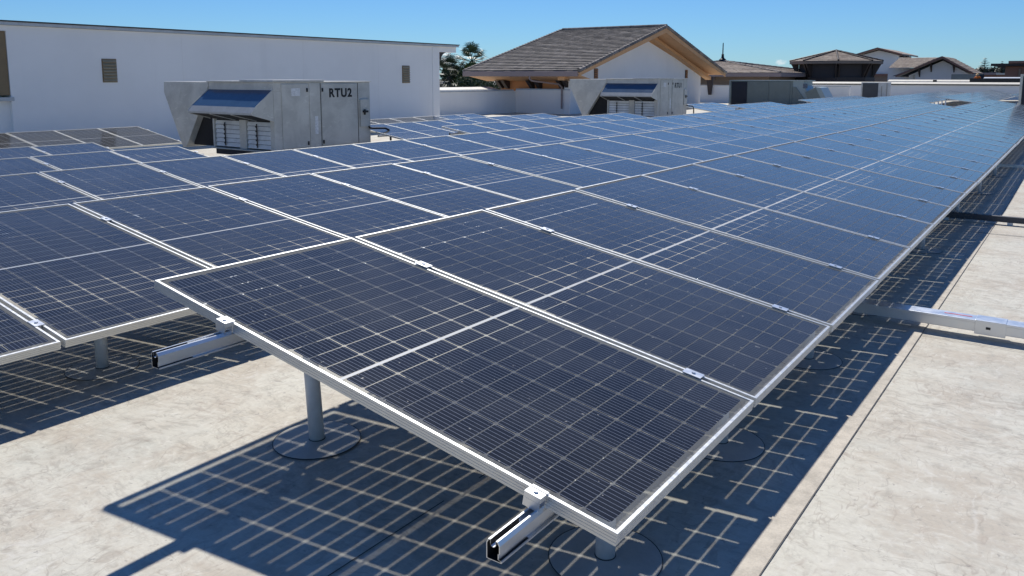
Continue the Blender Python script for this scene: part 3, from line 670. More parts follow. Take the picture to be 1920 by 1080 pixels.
    fcurve_text(text, 0.29, (0.021, 1.66, H - 0.36), (R(90), 0, R(90)), e, "stencilled_number", 0.0015)
    # curb under the unit
    mb = MB(); mb.box((X - 2.1, Y + 0.3, Z - 0.42), (X - 0.15, Y + 2.95, Z - 0.171)); mb.build("curb", M['galv'], e)
    e.scale = (size,) * 3; e.location = at
    return e
rooftop_unit("a", "weathered grey rooftop unit stencilled RTU2 before the tall white wall", (-14.36, 10.43, -0.62), "RTU2", (-12.31, 8.80, -0.388), 0.865)
rooftop_unit("b", "farther grey rooftop unit standing in front of the tiled gable house", (-13.87, 30.0, -0.565), "RTU1", (-11.88, 25.73, -0.34), 0.865)

# ------------------------------------------------------------------ tall white building at left
XW = -21.0
e = thing("white_building", "tall plain white building with two small louvres at left", "building", (XW, 15, -0.9))
mb = MB()
oy0, oy1, oz0, oz1 = 4.5, 7.69, 0.58, 2.22
mb.box((XW - 8, oy1, -1.2), (XW, 24.15, 2.36)); mb.box((XW - 8, -14, -1.2), (XW, oy0, 2.36)); mb.box((XW - 8, oy0, -1.2), (XW - 0.12, oy1, oz0)); mb.box((XW - 8, oy0, oz1), (XW, oy1, 2.36)); mb.box((XW - 8, oy0, oz0), (XW - 0.5, oy1, oz1))
mb.build("wall", M['white'], e)
mb = MB(); mb.box((XW - 0.498, oy0 + 0.01, oz0 + 0.06), (XW - 0.03, oy1 - 0.012, oz1 - 0.012)); mb.build("shutter", M['olive'], e)
mb = MB(); mb.box((XW - 0.03, oy0, oz0 - 0.08), (XW + 0.05, oy1 + 0.05, oz0 + 0.015)); mb.build("sill", M['cap'], e)
mb = MB(); mb.box((XW - 8, -14, 2.365), (XW + 0.10, 25.34, 2.44)); mb.build("roof_edge", M['cap'], e); 
mb = MB(); mb.box((XW - 8, -14, 2.442), (XW + 0.13, 25.37, 2.475)); mb.build("roof_edge", M['capdark'], e)
mb = MB(); mb.box((XW - 8, 24.152, 2.14), (XW - 0.01, 25.28, 2.364)); mb.build("eave_end", M['white'], e)
mb = MB(); mb.prism([(XW - 0.3, 24.153, 2.138), (XW - 0.3, 24.62, 2.138), (XW - 0.3, 24.42, 2.05), (XW - 0.3, 24.33, 1.93), (XW - 0.3, 24.32, 1.84), (XW - 0.3, 24.153, 1.84)], (0.28, 0, 0)); mb.build("eave_bracket", M['dkbrown'], e)
mb = MB(); mb.box((XW + 0.001, 23.72, -1.1), (XW + 0.02, 24.15, 2.30)); mb.build("pilaster", M['white'], e)
for yy in (12.45, 17.0, 20.6):
    mb = MB(); mb.box((XW + 0.0005, yy, -1.1), (XW + 0.004, yy + 0.012, 2.3)); mb.build("control_joint", M['white2'], e)
pass
for i, (y0_, y1_, z0_, z1_) in enumerate(((10.05, 10.42, 0.97, 1.57), (21.93, 22.32, 0.90, 1.54))):
    v = MB(); v.box((XW + 0.001, y0_ - 0.02, z0_ - 0.02), (XW + 0.012, y1_ + 0.02, z1_ + 0.02)); v.box((XW + 0.0125, y0_, z0_), (XW + 0.014, y1_, z1_), None)
    fr = v.build("louver_vent", M['olive'], e)
    s = MB(); n = 7
    for k in range(n):
        zz = z0_ + (z1_ - z0_) * k / n
        s.prism([(XW + 0.016, y0_, zz + 0.075), (XW + 0.055, y0_, zz + 0.022), (XW + 0.055, y0_, zz + 0.006), (XW + 0.016, y0_, zz + 0.058)], (0, y1_ - y0_, 0))
    s.build("louver_slats", M['louver'], fr).matrix_parent_inverse = Matrix()

# low parapet beyond and the return to the house
XP, YC = -27.63, 39.2
e = thing("parapet_wall", "low white parapet between the tall white wall and the house corner", "parapet wall", (XP, 36, -1))
mb = MB(); mb.box((XP - 0.3, 24.2, -1.3), (XP, YC, 0.30)); mb.build("wall", M['white2'], e)
mb = MB(); mb.box((XP - 0.38, 24.2, 0.302), (XP + 0.06, YC - 0.3, 0.385)); mb.build("coping", M['cap'], e)
mb = MB(); mb.prism([(XP - 0.9, 24.2, 0.387), (XP - 0.9, 24.2, 0.55), (XP - 0.3, 24.2, 0.42), (XP - 0.3, 24.2, 0.387)], (0, YC - 1.4 - 24.2, 0)); mb.build("roof_edge", M['cream'], e)
e = thing("parapet_wall", "low white parapet below the brown eave wall of the house", "parapet wall", (-25.7, YC, -1))
mb = MB(); mb.box((XP, YC + 0.002, -1.3), (-23.74, YC + 0.3, 0.36)); mb.build("wall", M['white2'], e)
mb = MB(); mb.box((XP + 0.06, YC - 0.05, 0.362), (-23.75, YC + 0.36, 0.44)); mb.build("coping", M['cap'], e)

# ------------------------------------------------------------------ tiled gable house
def tiled_slope(a0, a1, r0, r1, n, th=0.05, mat=None, jitter=0.010):
    """courses of tiles from eave a0-a1 up to ridge r0-r1, each overlapping the one below"""
    a0, a1, r0, r1 = map(Vector, (a0, a1, r0, r1)); mb = MB(); nn = (a1 - a0).cross(r0 - a0).normalized()
    if nn.z < 0: nn = -nn
    for k in range(n):
        t0, t1 = k / n, min(1.0, (k + 1.12) / n)
        p0, p1 = a0.lerp(r0, t0), a1.lerp(r1, t0); q0, q1 = a0.lerp(r0, t1), a1.lerp(r1, t1)
        segs = max(1, int((p1 - p0).length / 0.42)); 
        for s_ in range(segs):
            u0, u1 = s_ / segs, (s_ + 1) / segs - 0.012 / max(0.1, (p1 - p0).length)
            j = random.uniform(0, jitter); off = nn * (th + j); sh = (p0 - q0) * random.uniform(0, 0.05)
            b0, b1 = p0.lerp(p1, u0) + sh, p0.lerp(p1, u1) + sh; c0, c1 = q0.lerp(q1, u0), q0.lerp(q1, u1)
            mb.add([b0, b1, b1 + off, b0 + off, c0, c1], [(0, 1, 2, 3), (3, 2, 5, 4), (0, 3, 4), (1, 5, 2)])
    return mb
XH, YM = -23.735, 48.9
e = thing("gable_house", "white gable house with brown tiled roof and deep tan soffit", "house", (XH, YM, -1))
ES, RZ, EZ = 11.3, 4.50, 1.50
XB = XH + 1.5                                   # barge plane
yN, yF = YM - ES, YM + ES
def rz(y): return RZ - (RZ - EZ) * abs(y - YM) / ES
mb = MB(); D = 5.2
mb.prism([(XH, YC, -1.3), (XH, 59.0, -1.3), (XH, 59.0, rz(59.0) - 0.42), (XH, YM + 0.45, 3.60), (XH, YC, rz(YC) - 0.42)], (-0.4, 0, 0)); mb.build("gable_wall", M['white'], e)
mb = MB(); mb.box((XH - D, YC + 0.31, -1.3), (XH - 0.402, YC + 0.7, rz(YC) - 0.3)); mb.build("side_wall", M['orangewall'], e)
# roof slab underside = soffit boards, then tiles
mb = MB(); s0 = 0.26
XE = -28.1
mb.prism([(XB, yN, EZ - 0.16), (XB, yN, EZ - 0.01), (XB, YM, RZ - 0.01), (XB, yF, EZ - 0.01), (XB, yF, EZ - 0.16), (XB, YM, RZ - 0.30)], (XE - XB - 2.1, 0, 0)); mb.build("roof_deck_boards", M['tan'], e)
mb = MB()
for sgn in (-1, 1):
    y0_ = YM + sgn * ES
    # barge board with the thick tan rake
    mb.prism([(XB + 0.002, y0_, EZ - 0.30), (XB + 0.002, y0_, EZ - 0.02), (XB + 0.002, YM, RZ - 0.02), (XB + 0.002, YM, RZ - 0.42)], (0.06, 0, 0))
mb.build("barge_board", M['tan'], e)
mb = MB()
# boxed soffit between barge and gable wall, sloping with the roof
for sgn in (-1, 1):
    y0_ = YM + sgn * ES
    mb.prism([(XH + 0.45, y0_ + (-sgn) * 0.2, EZ - 0.32), (XH + 0.45, YM + sgn * 0.01, RZ - 0.42), (XH + 0.45, YM + sgn * 0.01, RZ - 0.62), (XH + 0.45, y0_ + (-sgn) * 0.2, EZ - 0.55)], (-0.44, 0, 0))
mb.build("inner_soffit", M['tan'], e)
XR = XE - 2.2                                      # where the ridge ends and the hip begins
near_slope = tiled_slope((XB + 0.1, yN - 0.05, EZ), (XE - 2.2, yN - 0.05, EZ), (XB + 0.1, YM, RZ), (XR, YM, RZ), 30, 0.06, M['tile'])
t1 = near_slope.build("roof", M['tile'], e)
t2 = tiled_slope((XB + 0.1, yF + 0.05, EZ), (XE - 2.2, yF + 0.05, EZ), (XB + 0.1, YM, RZ), (XR, YM, RZ), 20, 0.06).build("roof", M['tile'], e)
mb = MB()
for i in range(18):
    a_ = XB + 0.1 - i * 0.45; mb.tube((a_, YM, RZ + 0.03), (a_ - 0.47, YM, RZ + 0.055), 0.12, 0.10, 10)
for sgn, XB_ in ((-1, XB), (1, XB), (-1, XR - 0.1), (1, XR - 0.1)):
    for i in range(34):
        f0, f1 = i / 34, (i + 1.1) / 34
        p = Vector((XB_ + 0.06, YM + sgn * (ES + 0.05), EZ + 0.0))  .lerp(Vector((XB_ + 0.06, YM, RZ)), f0); q = Vector((XB_ + 0.06, YM + sgn * (ES + 0.05), EZ + 0.0)).lerp(Vector((XB_ + 0.06, YM, RZ)), f1)
        mb.tube(p, q, 0.13, 0.105, 8)
mb.build("ridge_tile", M['tile'], e)
# eave: gutter/fascia, tan soffit and dark brackets
mb = MB(); mb.box((XE - 2.3, yN - 0.14, EZ - 0.33), (XB - 0.02, yN - 0.0, EZ - 0.02)); mb.build("gutter", M['fascia'], e, 0.02)
mb = MB(); mb.prism([(XB - 0.05, yN + 0.002, EZ - 0.32), (XB - 0.05, YC + 0.3, EZ - 0.62), (XB - 0.05, YC + 0.3, EZ - 0.55), (XB - 0.05, yN + 0.002, EZ - 0.20)], (XE - XB - 1.9, 0, 0)); mb.build("eave_soffit", M['tan'], e)
for xx in (XH - 0.75, XH - 0.35, XH - 2.9, XH - 2.35, XH - 5.2, XH - 4.75):
    mb = MB(); mb.prism([(xx, YC + 0.309, EZ - 0.63), (xx, YC - 0.45, EZ - 0.56), (xx, YC - 0.35, EZ - 0.66), (xx, YC + 0.12, 0.42), (xx, YC + 0.309, 0.42)], (0.22, 0, 0)); mb.build("eave_bracket", M['dkbrown'], e)
mb = MB(); mb.path([(XH - 1.75, yN - 0.05, EZ - 0.33), (XH - 1.75, yN - 0.05, EZ - 0.48), (XH - 1.65, yN + 0.05, EZ - 0.58), (XH - 0.62, YC - 0.25, 0.72), (XH - 0.50, YC - 0.14, 0.55), (XH - 0.50, YC - 0.12, 0.35), (XH - 0.50, YC - 0.12, -0.72)], 0.055); mb.build("downspout", M['fascia'], e)
for y0_, z0_ in ((42.0, 1.05), (55.9, 1.08)):
    mb = MB(); mb.box((XH + 0.001, y0_, z0_), (XH + 0.02, y0_ + 0.45, z0_ + 0.62)); fr = mb.build("louver_vent", M['dkbrown'], e)
    s = MB()
    for k in range(5): s.prism([(XH + 0.021, y0_ + 0.02, z0_ + 0.11 + k * 0.12), (XH + 0.07, y0_ + 0.02, z0_ + 0.05 + k * 0.12), (XH + 0.07, y0_ + 0.02, z0_ + 0.02 + k * 0.12), (XH + 0.021, y0_ + 0.02, z0_ + 0.07 + k * 0.12)], (0, 0.41, 0))
    s.build("louver_slats", M['rustlouver'], fr).matrix_parent_inverse = Matrix()

# ------------------------------------------------------------------ second house with finial
e = thing("hip_roof_house", "tan house with pyramid tiled roof and a tall dark finial", "house", (-27.9, 80, -1))
cx, cy, ez, az, hw = -30.6, 81.8, 1.58, 2.84, 8.8
def corner(i): return (cx + hw * (1, 1, -1, -1)[i], cy + hw * (-1, 1, 1, -1)[i], ez)
for i in range(4):
    a_, b_ = corner(i - 1), corner(i)
    tiled_slope(a_, b_, (cx - 0.01, cy, az), (cx + 0.01, cy, az), 9, 0.06).build("roof", M['tile2'], e)
mb = MB()
for i in range(4):
    for k in range(18):
        p = Vector(corner(i)).lerp(Vector((cx, cy, az)), k / 18) + Vector((0, 0, 0.05)); q = Vector(corner(i)).lerp(Vector((cx, cy, az)), (k + 1.08) / 18) + Vector((0, 0, 0.05))
        mb.tube(p, q, 0.13, 0.105, 8)
mb.build("ridge_tile", M['tile'], e)
mb = MB(); mb.box((cx - hw - 0.1, cy - hw - 0.1, ez - 0.36), (cx + hw + 0.1, cy + hw + 0.1, ez - 0.02)); mb.build("fascia", M['fascia'], e)
mb = MB(); mb.box((cx - hw + 1.2, cy - hw + 1.2, -2), (cx + hw - 1.4, cy + hw - 1.2, ez - 0.361)); mb.build("wall", M['taupe'], e)
mb = MB(); mb.lathe((cx, cy, az - 0.25), [(0.42, 0), (0.46, 0.25), (0.36, 0.45), (0.16, 0.62), (0.12, 0.9), (0.15, 0.95), (0.06, 1.05), (0.05, 2.1), (0.025, 2.2)], 14)
f = mb.build("finial", M['black'], e)
mb = MB(); mb.box((cx + 2.0, cy - hw + 0.9, ez - 0.7), (cx + 2.2, cy - hw + 1.19, ez - 0.361)); mb.build("pipe_stub", M['fascia'], e)

# dark roof post/bracket in the gap and the mid parapet behind the green unit
e = thing("parapet_wall", "short white parapet between the gable house and the green unit", "parapet wall", (-23, 66, -1))
mb = MB(); mb.box((-27.5, 66, -1.6), (-14.2, 66.35, 0.42)); mb.build("wall", M['white2'], e)
mb = MB(); mb.box((-27.5, 65.94, 0.422), (-14.2, 66.41, 0.49)); mb.build("coping", M['cap'], e)
mb = MB(); mb.prism([(-25.95, 65.7, 1.2), (-25.35, 65.7, 1.2), (-25.50, 65.7, -0.35), (-25.72, 65.7, -0.35)], (0, 0.23, 0)); tag(mb.build("roof_bracket", M['dkbrown']), "dark wedge bracket in front of the short white parapet", "bracket")

# ------------------------------------------------------------------ green rooftop unit
e = thing("green_air_unit", "long green rooftop unit with slanted hoods and a dark coil end", "air conditioner", (-17.5, 56, -1))
gx0, gx1, gy, gb, gt = -20.25, -15.75, 56.0, -0.85, 0.93
mb = MB(); mb.box((gx0 + 0.03, gy + 0.02, gb), (gx1, gy + 2.4, gt - 0.03)); mb.build("cabinet", M['green'], e, 0.01)
mb = MB(); mb.box((gx0, gy - 0.03, gt - 0.028), (gx1 + 0.9, gy + 2.43, gt + 0.02)); mb.build("roof_sheet", M['greenlight'], e)
mb = MB(); mb.box((gx0 + 0.14, gy - 0.012, gb + 0.02), (-18.98, gy + 0.018, gt - 0.1)); mb.build("coil_panel", M['navy'], e)
for a_, b_ in ((-18.92, -17.43), (-17.33, -15.92)):
    mb = MB(); mb.box((a_, gy - 0.015, gb + 0.03), (b_, gy + 0.0195, gt - 0.06)); mb.build("door_panel", M['green'], e, 0.01)
mb = MB(); mb.box((gx0 - 0.03, gy - 0.06, gb - 0.2), (gx0 + 0.03, gy, gt)); mb.build("corner_post", M['greenlight'], e)
mb = MB(); mb.prism([(gx1 + 0.002, gy + 0.05, gt - 0.03), (gx1 + 0.75, gy + 0.05, gt - 0.03), (gx1 + 0.75, gy + 0.05, gt - 0.35), (gx1 + 1.7, gy + 0.05, gb - 0.1), (gx1 + 0.002, gy + 0.05, gb - 0.1)], (0, 2.2, 0)); mb.build("hood_body", M['greenlight'], e)
mb = MB(); mb.prism([(gx1 + 0.02, gy - 0.02, gt - 0.45), (gx1 + 0.22, gy - 0.02, gt - 0.45), (gx1 + 1.3, gy - 0.02, gb - 0.1), (gx1 + 0.02, gy - 0.02, gb - 0.1)], (0, 0.06, 0)); mb.build("hood_cheek", M['green'], e)
mb = MB(); mb.prism([(gx1 + 0.95, gy - 0.3, 0.12), (gx1 + 1.62, gy - 0.3, 0.48), (gx1 + 2.05, gy - 0.3, -0.30), (gx1 + 1.35, gy - 0.3, -0.72)], (0, 2.0, 0)); mb.build("exhaust_hood", M['green'], e, 0.01)
mb = MB(); mb.prism([(gx1 + 1.62, gy - 0.32, 0.50), (gx1 + 1.95, gy - 0.32, 0.46), (gx1 + 2.42, gy - 0.32, -0.36), (gx1 + 2.06, gy - 0.32, -0.32)], (0, 2.04, 0)); mb.build("hood_lip", M['greenlight'], e)
mb = MB(); mb.box((gx1 + 0.72, gy + 0.0, 0.40), (gx1 + 1.0, gy + 0.1, 0.72)); mb.build("name_plate", M['hood'], e)

# ------------------------------------------------------------------ octagonal pavilion
e = thing("octagon_pavilion", "dark octagonal pavilion under a low tiled roof behind the parapet", "pavilion", (-18.8, 82, 0))
pc = Vector((-18.9, 84.0, 0)); ro, ri_ = 4.35, 3.45; rot = 35.1 + 22.5 + 4
def oct_(r_, z, i): a_ = R(45 * i + rot); return (pc.x + r_ * math.cos(a_), pc.y + r_ * math.sin(a_), z)
for i in range(8):
    tiled_slope(oct_(ro, 2.68, i), oct_(ro, 2.68, i + 1), (pc.x - 0.01, pc.y, 3.72), (pc.x + 0.01, pc.y, 3.72), 8, 0.05).build("roof", M['tile2'], e)
mb = MB()
for i in range(8):
    for k in range(8):
        a_, b_ = Vector(oct_(ro + 0.05, 2.74, i)), Vector((pc.x, pc.y, 3.80)); mb.tube(a_.lerp(b_, k / 8), a_.lerp(b_, (k + 1.1) / 8), 0.10, 0.08, 7)
mb.build("ridge_tile", M['dkbrown'], e)
mb = MB(); vs = [oct_(ro + 0.02, 2.66, i) for i in range(8)]; mb.prism(vs, (0, 0, -0.24)); mb.build("fascia", M['taupe'], e)
mb = MB(); mb.prism([oct_(ri_, 2.40, i) for i in range(8)], (0, 0, -3.5)); mb.build("wall", M['dkwall'], e)
for i in range(8):
    mb = MB(); a_ = Vector(oct_(ri_ + 0.02, 0, i)); d = (a_ - Vector((pc.x, pc.y, 0))).normalized(); sd = Vector((-d.y, d.x, 0))
    for s_ in (-0.16, 0.16):
        q = a_ + sd * s_ - sd * 0.07
        mb.prism([q + Vector((0, 0, 2.41)), q + d * 0.75 + Vector((0, 0, 2.41)), q + d * 0.62 + Vector((0, 0, 2.2)), q + d * 0.05 + Vector((0, 0, 1.0)), q + Vector((0, 0, 1.0))], sd * 0.14)
    mb.build("eave_bracket", M['dkbrown'], e)
mb = MB(); mb.prism([oct_(ri_ + 0.25, 1.12, i) for i in range(8)], (0, 0, -0.5)); mb.build("base_band", M['dkbrown'], e)
e.location.x -= 0.77; e.location.z += 0.07

# ------------------------------------------------------------------ far parapet and small unit on it
e = thing("parapet_wall", "long white parapet with a cream coping across the far end", "parapet wall", (-8, 70, -1))
mb = MB(); mb.box((-20.5, 70, -1.8), (9, 70.35, 0.56)); mb.build("wall", M['white2'], e)
mb = MB(); mb.box((-20.5, 69.90, 0.562), (9, 70.0, 0.64)); mb.build("drip_edge", M['capdark'], e)
mb = MB(); mb.prism([(-20.6, 69.86, 0.642), (-20.6, 69.86, 0.665), (-20.6, 70.5, 0.80), (-20.6, 70.5, 0.642)], (29.6, 0, 0)); mb.build("coping", M['cream'], e)
e = thing("raised_curb", "bright raised roof edge just behind the far parapet", "roof edge", (-9, 74, 0))
mb = MB(); mb.box((-12.9, 74, -1), (-6.62, 74.4, 0.82)); mb.build("face", M['cap'], e)
mb = MB(); mb.prism([(-12.92, 73.96, 0.822), (-12.92, 73.96, 0.85), (-12.92, 74.6, 0.985), (-12.92, 74.6, 0.822)], (6.32, 0, 0)); mb.build("coping", M['cream'], e)
mb = MB(); mb.box((-9.42, 73.92, 0.80), (-9.15, 74.1, 0.97)); mb.build("joint", M['black'], e)
e = thing("dark_screen_wall", "low black screen wall at the right beyond the far parapet", "screen wall", (-3, 72, 0))
mb = MB(); mb.box((-6.55, 72, -1), (4, 72.3, 1.10)); mb.build("face", M['black'], e)
mb = MB(); mb.prism([(-5.6, 71.95, 1.102), (-5.6, 71.95, 1.12), (-5.6, 72.6, 1.20), (-5.6, 72.6, 1.102)], (9.6, 0, 0)); mb.build("coping", M['cap'], e)
e = thing("condenser_unit", "small grey condenser box standing before the far parapet", "air conditioner", (-12, 64, -1))
mb = MB(); mb.box((-12.93, 64, -0.9), (-11.05, 65.2, 0.80)); mb.build("cabinet", M['unittrim'], e, 0.02)
mb = MB(); mb.box((-12.82, 63.985, -0.7), (-11.72, 63.998, 0.73)); mb.build("coil_grille", M['grille'], e)
mb = MB(); mb.box((-11.5, 63.985, -0.8), (-11.45, 63.998, 0.5)); mb.box((-11.15, 63.985, -0.8), (-11.10, 63.998, 0.7)); mb.build("panel_seam", M['concrete'], e)
# dark unit at right edge
e = thing("dark_coil_unit", "tall dark coil unit cut by the right edge of the view", "air conditioner", (-0.4, 37, -1))
bx0 = -1.235
mb = MB(); mb.box((bx0, 37.0, -0.85), (1.2, 39.2, 1.20)); mb.build("cabinet", M['green'], e, 0.02)
mb = MB(); mb.box((bx0 + 0.09, 36.98, -0.8), (1.1, 36.997, 1.12)); mb.build("coil", M['navy'], e)
mb = MB(); mb.box((bx0 - 0.02, 36.97, 1.202), (1.22, 39.23, 1.27)); mb.build("top_cap", M['unit'], e)
mb = MB(); mb.box((bx0 - 0.02, 36.96, -0.9), (bx0 + 0.07, 36.998, 1.2)); mb.build("corner_post", M['unit'], e)

# ------------------------------------------------------------------ far houses
e = thing("white_loft_house", "tall white box house with shallow brown gable roof", "house", (-20, 112, -2))
mb = MB(); mb.prism([(-22.6, 110, -3), (-18.45, 110, -3), (-18.45, 110, 4.0), (-20.7, 110, 4.6), (-22.6, 110, 4.05)], (0, 9, 0)); mb.build("wall", M['white'], e)
mb = MB(); mb.box((-22.58, 109.9, -3), (-18.44, 109.99, 1.38)); mb.build("base_wall", M['taupe'], e)
mb = MB(); mb.box((-22.7, 109.7, 1.385), (-14, 109.98, 1.65)); mb.build("base_trim", M['brownwall'], e)
mb = MB(); mb.prism([(-23.3, 109.0, 3.95), (-20.7, 109.0, 4.72), (-17.9, 109.0, 3.95), (-17.9, 109.0, 4.13), (-20.7, 109.0, 4.92), (-23.3, 109.0, 4.13)], (0, 12.5, 0)); mb.build("roof", M['tile2'], e)
mb = MB(); mb.prism([(-23.4, 108.9, 3.92), (-20.7, 108.9, 4.72), (-17.8, 108.9, 3.92), (-17.8, 108.9, 4.12), (-20.7, 108.9, 4.95), (-23.4, 108.9, 4.12)], (0, 0.09, 0)); mb.build("barge_board", M['brownwall'], e)
for yy in (111, 113.5, 116): 
    mb = MB(); mb.box((-18.44, yy, 3.72), (-17.95, yy + 0.5, 3.94)); mb.build("eave_bracket", M['dkbrown'], e)
e = thing("white_gable_house", "wide white gable house with brown bargeboards and knee brackets", "house", (-12.3, 100, -2))
mb = MB(); mb.prism([(-15.45, 100, -3), (-9.5, 100, -3), (-9.5, 100, 1.62), (-12.1, 100, 3.05), (-15.45, 100, 1.42)], (0, 8, 0)); mb.build("wall", M['white'], e)
for sgn, x0, z0 in ((-1, -16.6, 1.22), (1, -8.9, 1.50)):
    mb = MB(); mb.prism([(x0, 98.6, z0), (x0, 98.6, z0 + 0.17), (-12.05, 98.6, 3.52), (-12.05, 98.6, 3.26)], (0, 0.12, 0)); mb.build("barge_board", M['brownwall'], e)
    mb = MB(); mb.prism([(x0, 98.73, z0 + 0.02), (x0, 98.73, z0 + 0.10), (-12.05, 98.73, 3.44), (-12.05, 98.73, 3.32)], (0, 9.5, 0)); mb.build("soffit", M['concrete'], e)
    tiled_slope((x0, 98.6, z0 + 0.17), (x0, 108.3, z0 + 0.17), (-12.05, 98.6, 3.50), (-12.05, 108.3, 3.50), 10, 0.05).build("roof", M['tile2'], e)
for xx, zz, dr in ((-14.4, 2.0, 1), (-13.25, 2.55, 1), (-11.0, 2.5, -1)):
    mb = MB(); mb.box((xx, 99.9, zz - 0.75), (xx + 0.12, 99.99, zz + 0.12)); mb.box((xx, 98.9, zz), (xx + 0.12, 99.89, zz + 0.12)); mb.prism([(xx, 99.9, zz - 0.6), (xx, 99.9, zz - 0.45), (xx, 99.0, zz), (xx, 98.85, zz)], (0.1, 0, 0)); mb.build("knee_bracket", M['dkbrown'], e)
mb = MB(); mb.box((-14.95, 99.7, 0.9), (-14.8, 99.9, 1.5)); mb.build("downspout", M['cream'], e)
e = thing("tiled_wing_house", "low tiled wing joining the two white houses", "house", (-16.5, 104, -2))
tiled_slope((-17.9, 101.5, 2.30), (-12.5, 101.5, 2.30), (-17.9, 108, 3.60), (-12.5, 108, 3.60), 10, 0.05).build("roof", M['tile2'], e)
mb = MB(); mb.box((-18.4, 104, -2), (-15.5, 108, 2.3)); mb.build("wall", M['white'], e)
mb = MB(); mb.prism([(-17.3, 100.6, 1.35), (-14.6, 100.6, 2.4), (-13.4, 100.6, 2.4), (-15.4, 100.6, 1.25)], (0, 0.8, 0)); mb.build("shaded_lower_roof", M['grill_dark'], e)  # dark blue colour stands in for a roof slope in shade
e = thing("block_wall", "plain grey block wall right of the white gable house", "wall", (-8.4, 86, -1))
mb = MB(); mb.box((-9.4, 85, -2), (-7.35, 85.3, 1.49)); mb.build("face", M['concrete'], e)
mb = MB(); mb.box((-7.345, 85.05, -2), (-6.75, 85.6, 1.47)); mb.build("dark_end", M['navy'], e)
e = thing("brown_building", "dark brown flat roofed building at the right edge", "building", (-3, 90, -2))
mb = MB(); mb.box((-5.42, 90, -2), (3, 96, 2.24)); mb.build("wall", M['brownwall'], e)
mb = MB(); mb.box((-6.6, 89.3, 2.30), (-3.0, 96.5, 2.52)); mb.build("roof", M['dkbrown'], e)
mb = MB(); mb.box((-5.15, 89.2, 2.525), (3.2, 96.6, 2.76)); mb.build("roof_upper", M['brownwall'], e)
mb = MB(); mb.prism([(-6.35, 89.5, 2.295), (-5.4, 89.5, 2.295), (-5.4, 89.5, 1.98)], (0, 0.3, 0)); mb.build("eave_bracket", M['dkbrown'], e)
mb = MB(); mb.box((-4.3, 89.85, 0.4), (-4.15, 89.98, 2.0)); mb.build("downspout", M['taupe'], e)
e = thing("far_flat_building", "low reddish flat roof building far behind the orange figure", "building", (-9, 122, -2))
mb = MB(); mb.box((-13.2, 122, -3), (-4, 130, 1.55)); mb.build("wall", M['brownwall'], e)
mb = MB(); mb.box((-14, 121.5, 1.56), (-8.6, 130.5, 1.86)); mb.build("roof", M['fascia'], e)
mb = MB(); mb.box((-8.55, 121.3, 1.56), (-6.3, 129, 1.80)); mb.build("roof_edge", M['cream'], e)

# worker beyond the dark screen wall (small, skinned body)
def person(loc):
    e = thing("person", "person in bright orange top and pale hat behind the black screen wall", "person", loc)
    me = bpy.data.meshes.new("body")
    V = [(0, 0, .95), (0, 0, 1.12), (0, -.05, 1.30), (0, -.13, 1.42), (0, -.20, 1.45), (0, -.27, 1.52), (-.19, -.10, 1.39), (-.25, -.16, 1.15), (-.17, -.30, 1.02), (.19, -.10, 1.39), (.25, -.16, 1.15), (.17, -.30, 1.02), (-.1, 0, .90), (-.11, 0, .48), (-.11, 0, .06), (.1, 0, .90), (.11, 0, .48), (.11, 0, .06), (-.11, -.14, .03), (.11, -.14, .03)]
    E_ = [(0, 1), (1, 2), (2, 3), (3, 4), (4, 5), (3, 6), (6, 7), (7, 8), (3, 9), (9, 10), (10, 11), (0, 12), (12, 13), (13, 14), (0, 15), (15, 16), (16, 17), (14, 18), (17, 19)]
    rad = [.14, .14, .16, .09, .06, .105, .065, .05, .04, .065, .05, .04, .09, .065, .05, .09, .065, .05, .04, .04]
    me.from_pydata(V, E_, []); o = bpy.data.objects.new("body", me); COL.objects.link(o); o.parent = e
    sk = o.modifiers.new("skin", 'SKIN'); o.modifiers.new("sub", 'SUBSURF').levels = 1; o.modifiers["sub"].render_levels = 1
    for i, r_ in enumerate(rad): me.skin_vertices[0].data[i].radius = (r_, r_ * .8)
    me.skin_vertices[0].data[0].use_root = True
    dg = bpy.context.evaluated_depsgraph_get(); nm = bpy.data.meshes.new_from_object(o.evaluated_get(dg)); o.modifiers.clear(); o.data = nm
    nm.materials.clear()
    for k in ('skin', 'orange', 'jeans'): nm.materials.append(M[k])
    for p in nm.polygons:
        z = p.center.z; p.material_index = 0 if (z > 1.44 and p.center.y < -.19 and abs(p.center.x) < .1) or (abs(p.center.x) > .15 and z < 1.1) else (1 if z > .93 else 2); p.use_smooth = True
    mb = MB(); mb.lathe((0, -.28, 1.545), [(.15, 0), (.15, .015), (.115, .02), (.11, .07), (.07, .125), (.01, .14)], 16); place_child(mb.mesh("hat", M['hat']), "hat", e, True)
    return e
person((-6.12, 73.2, -0.20))

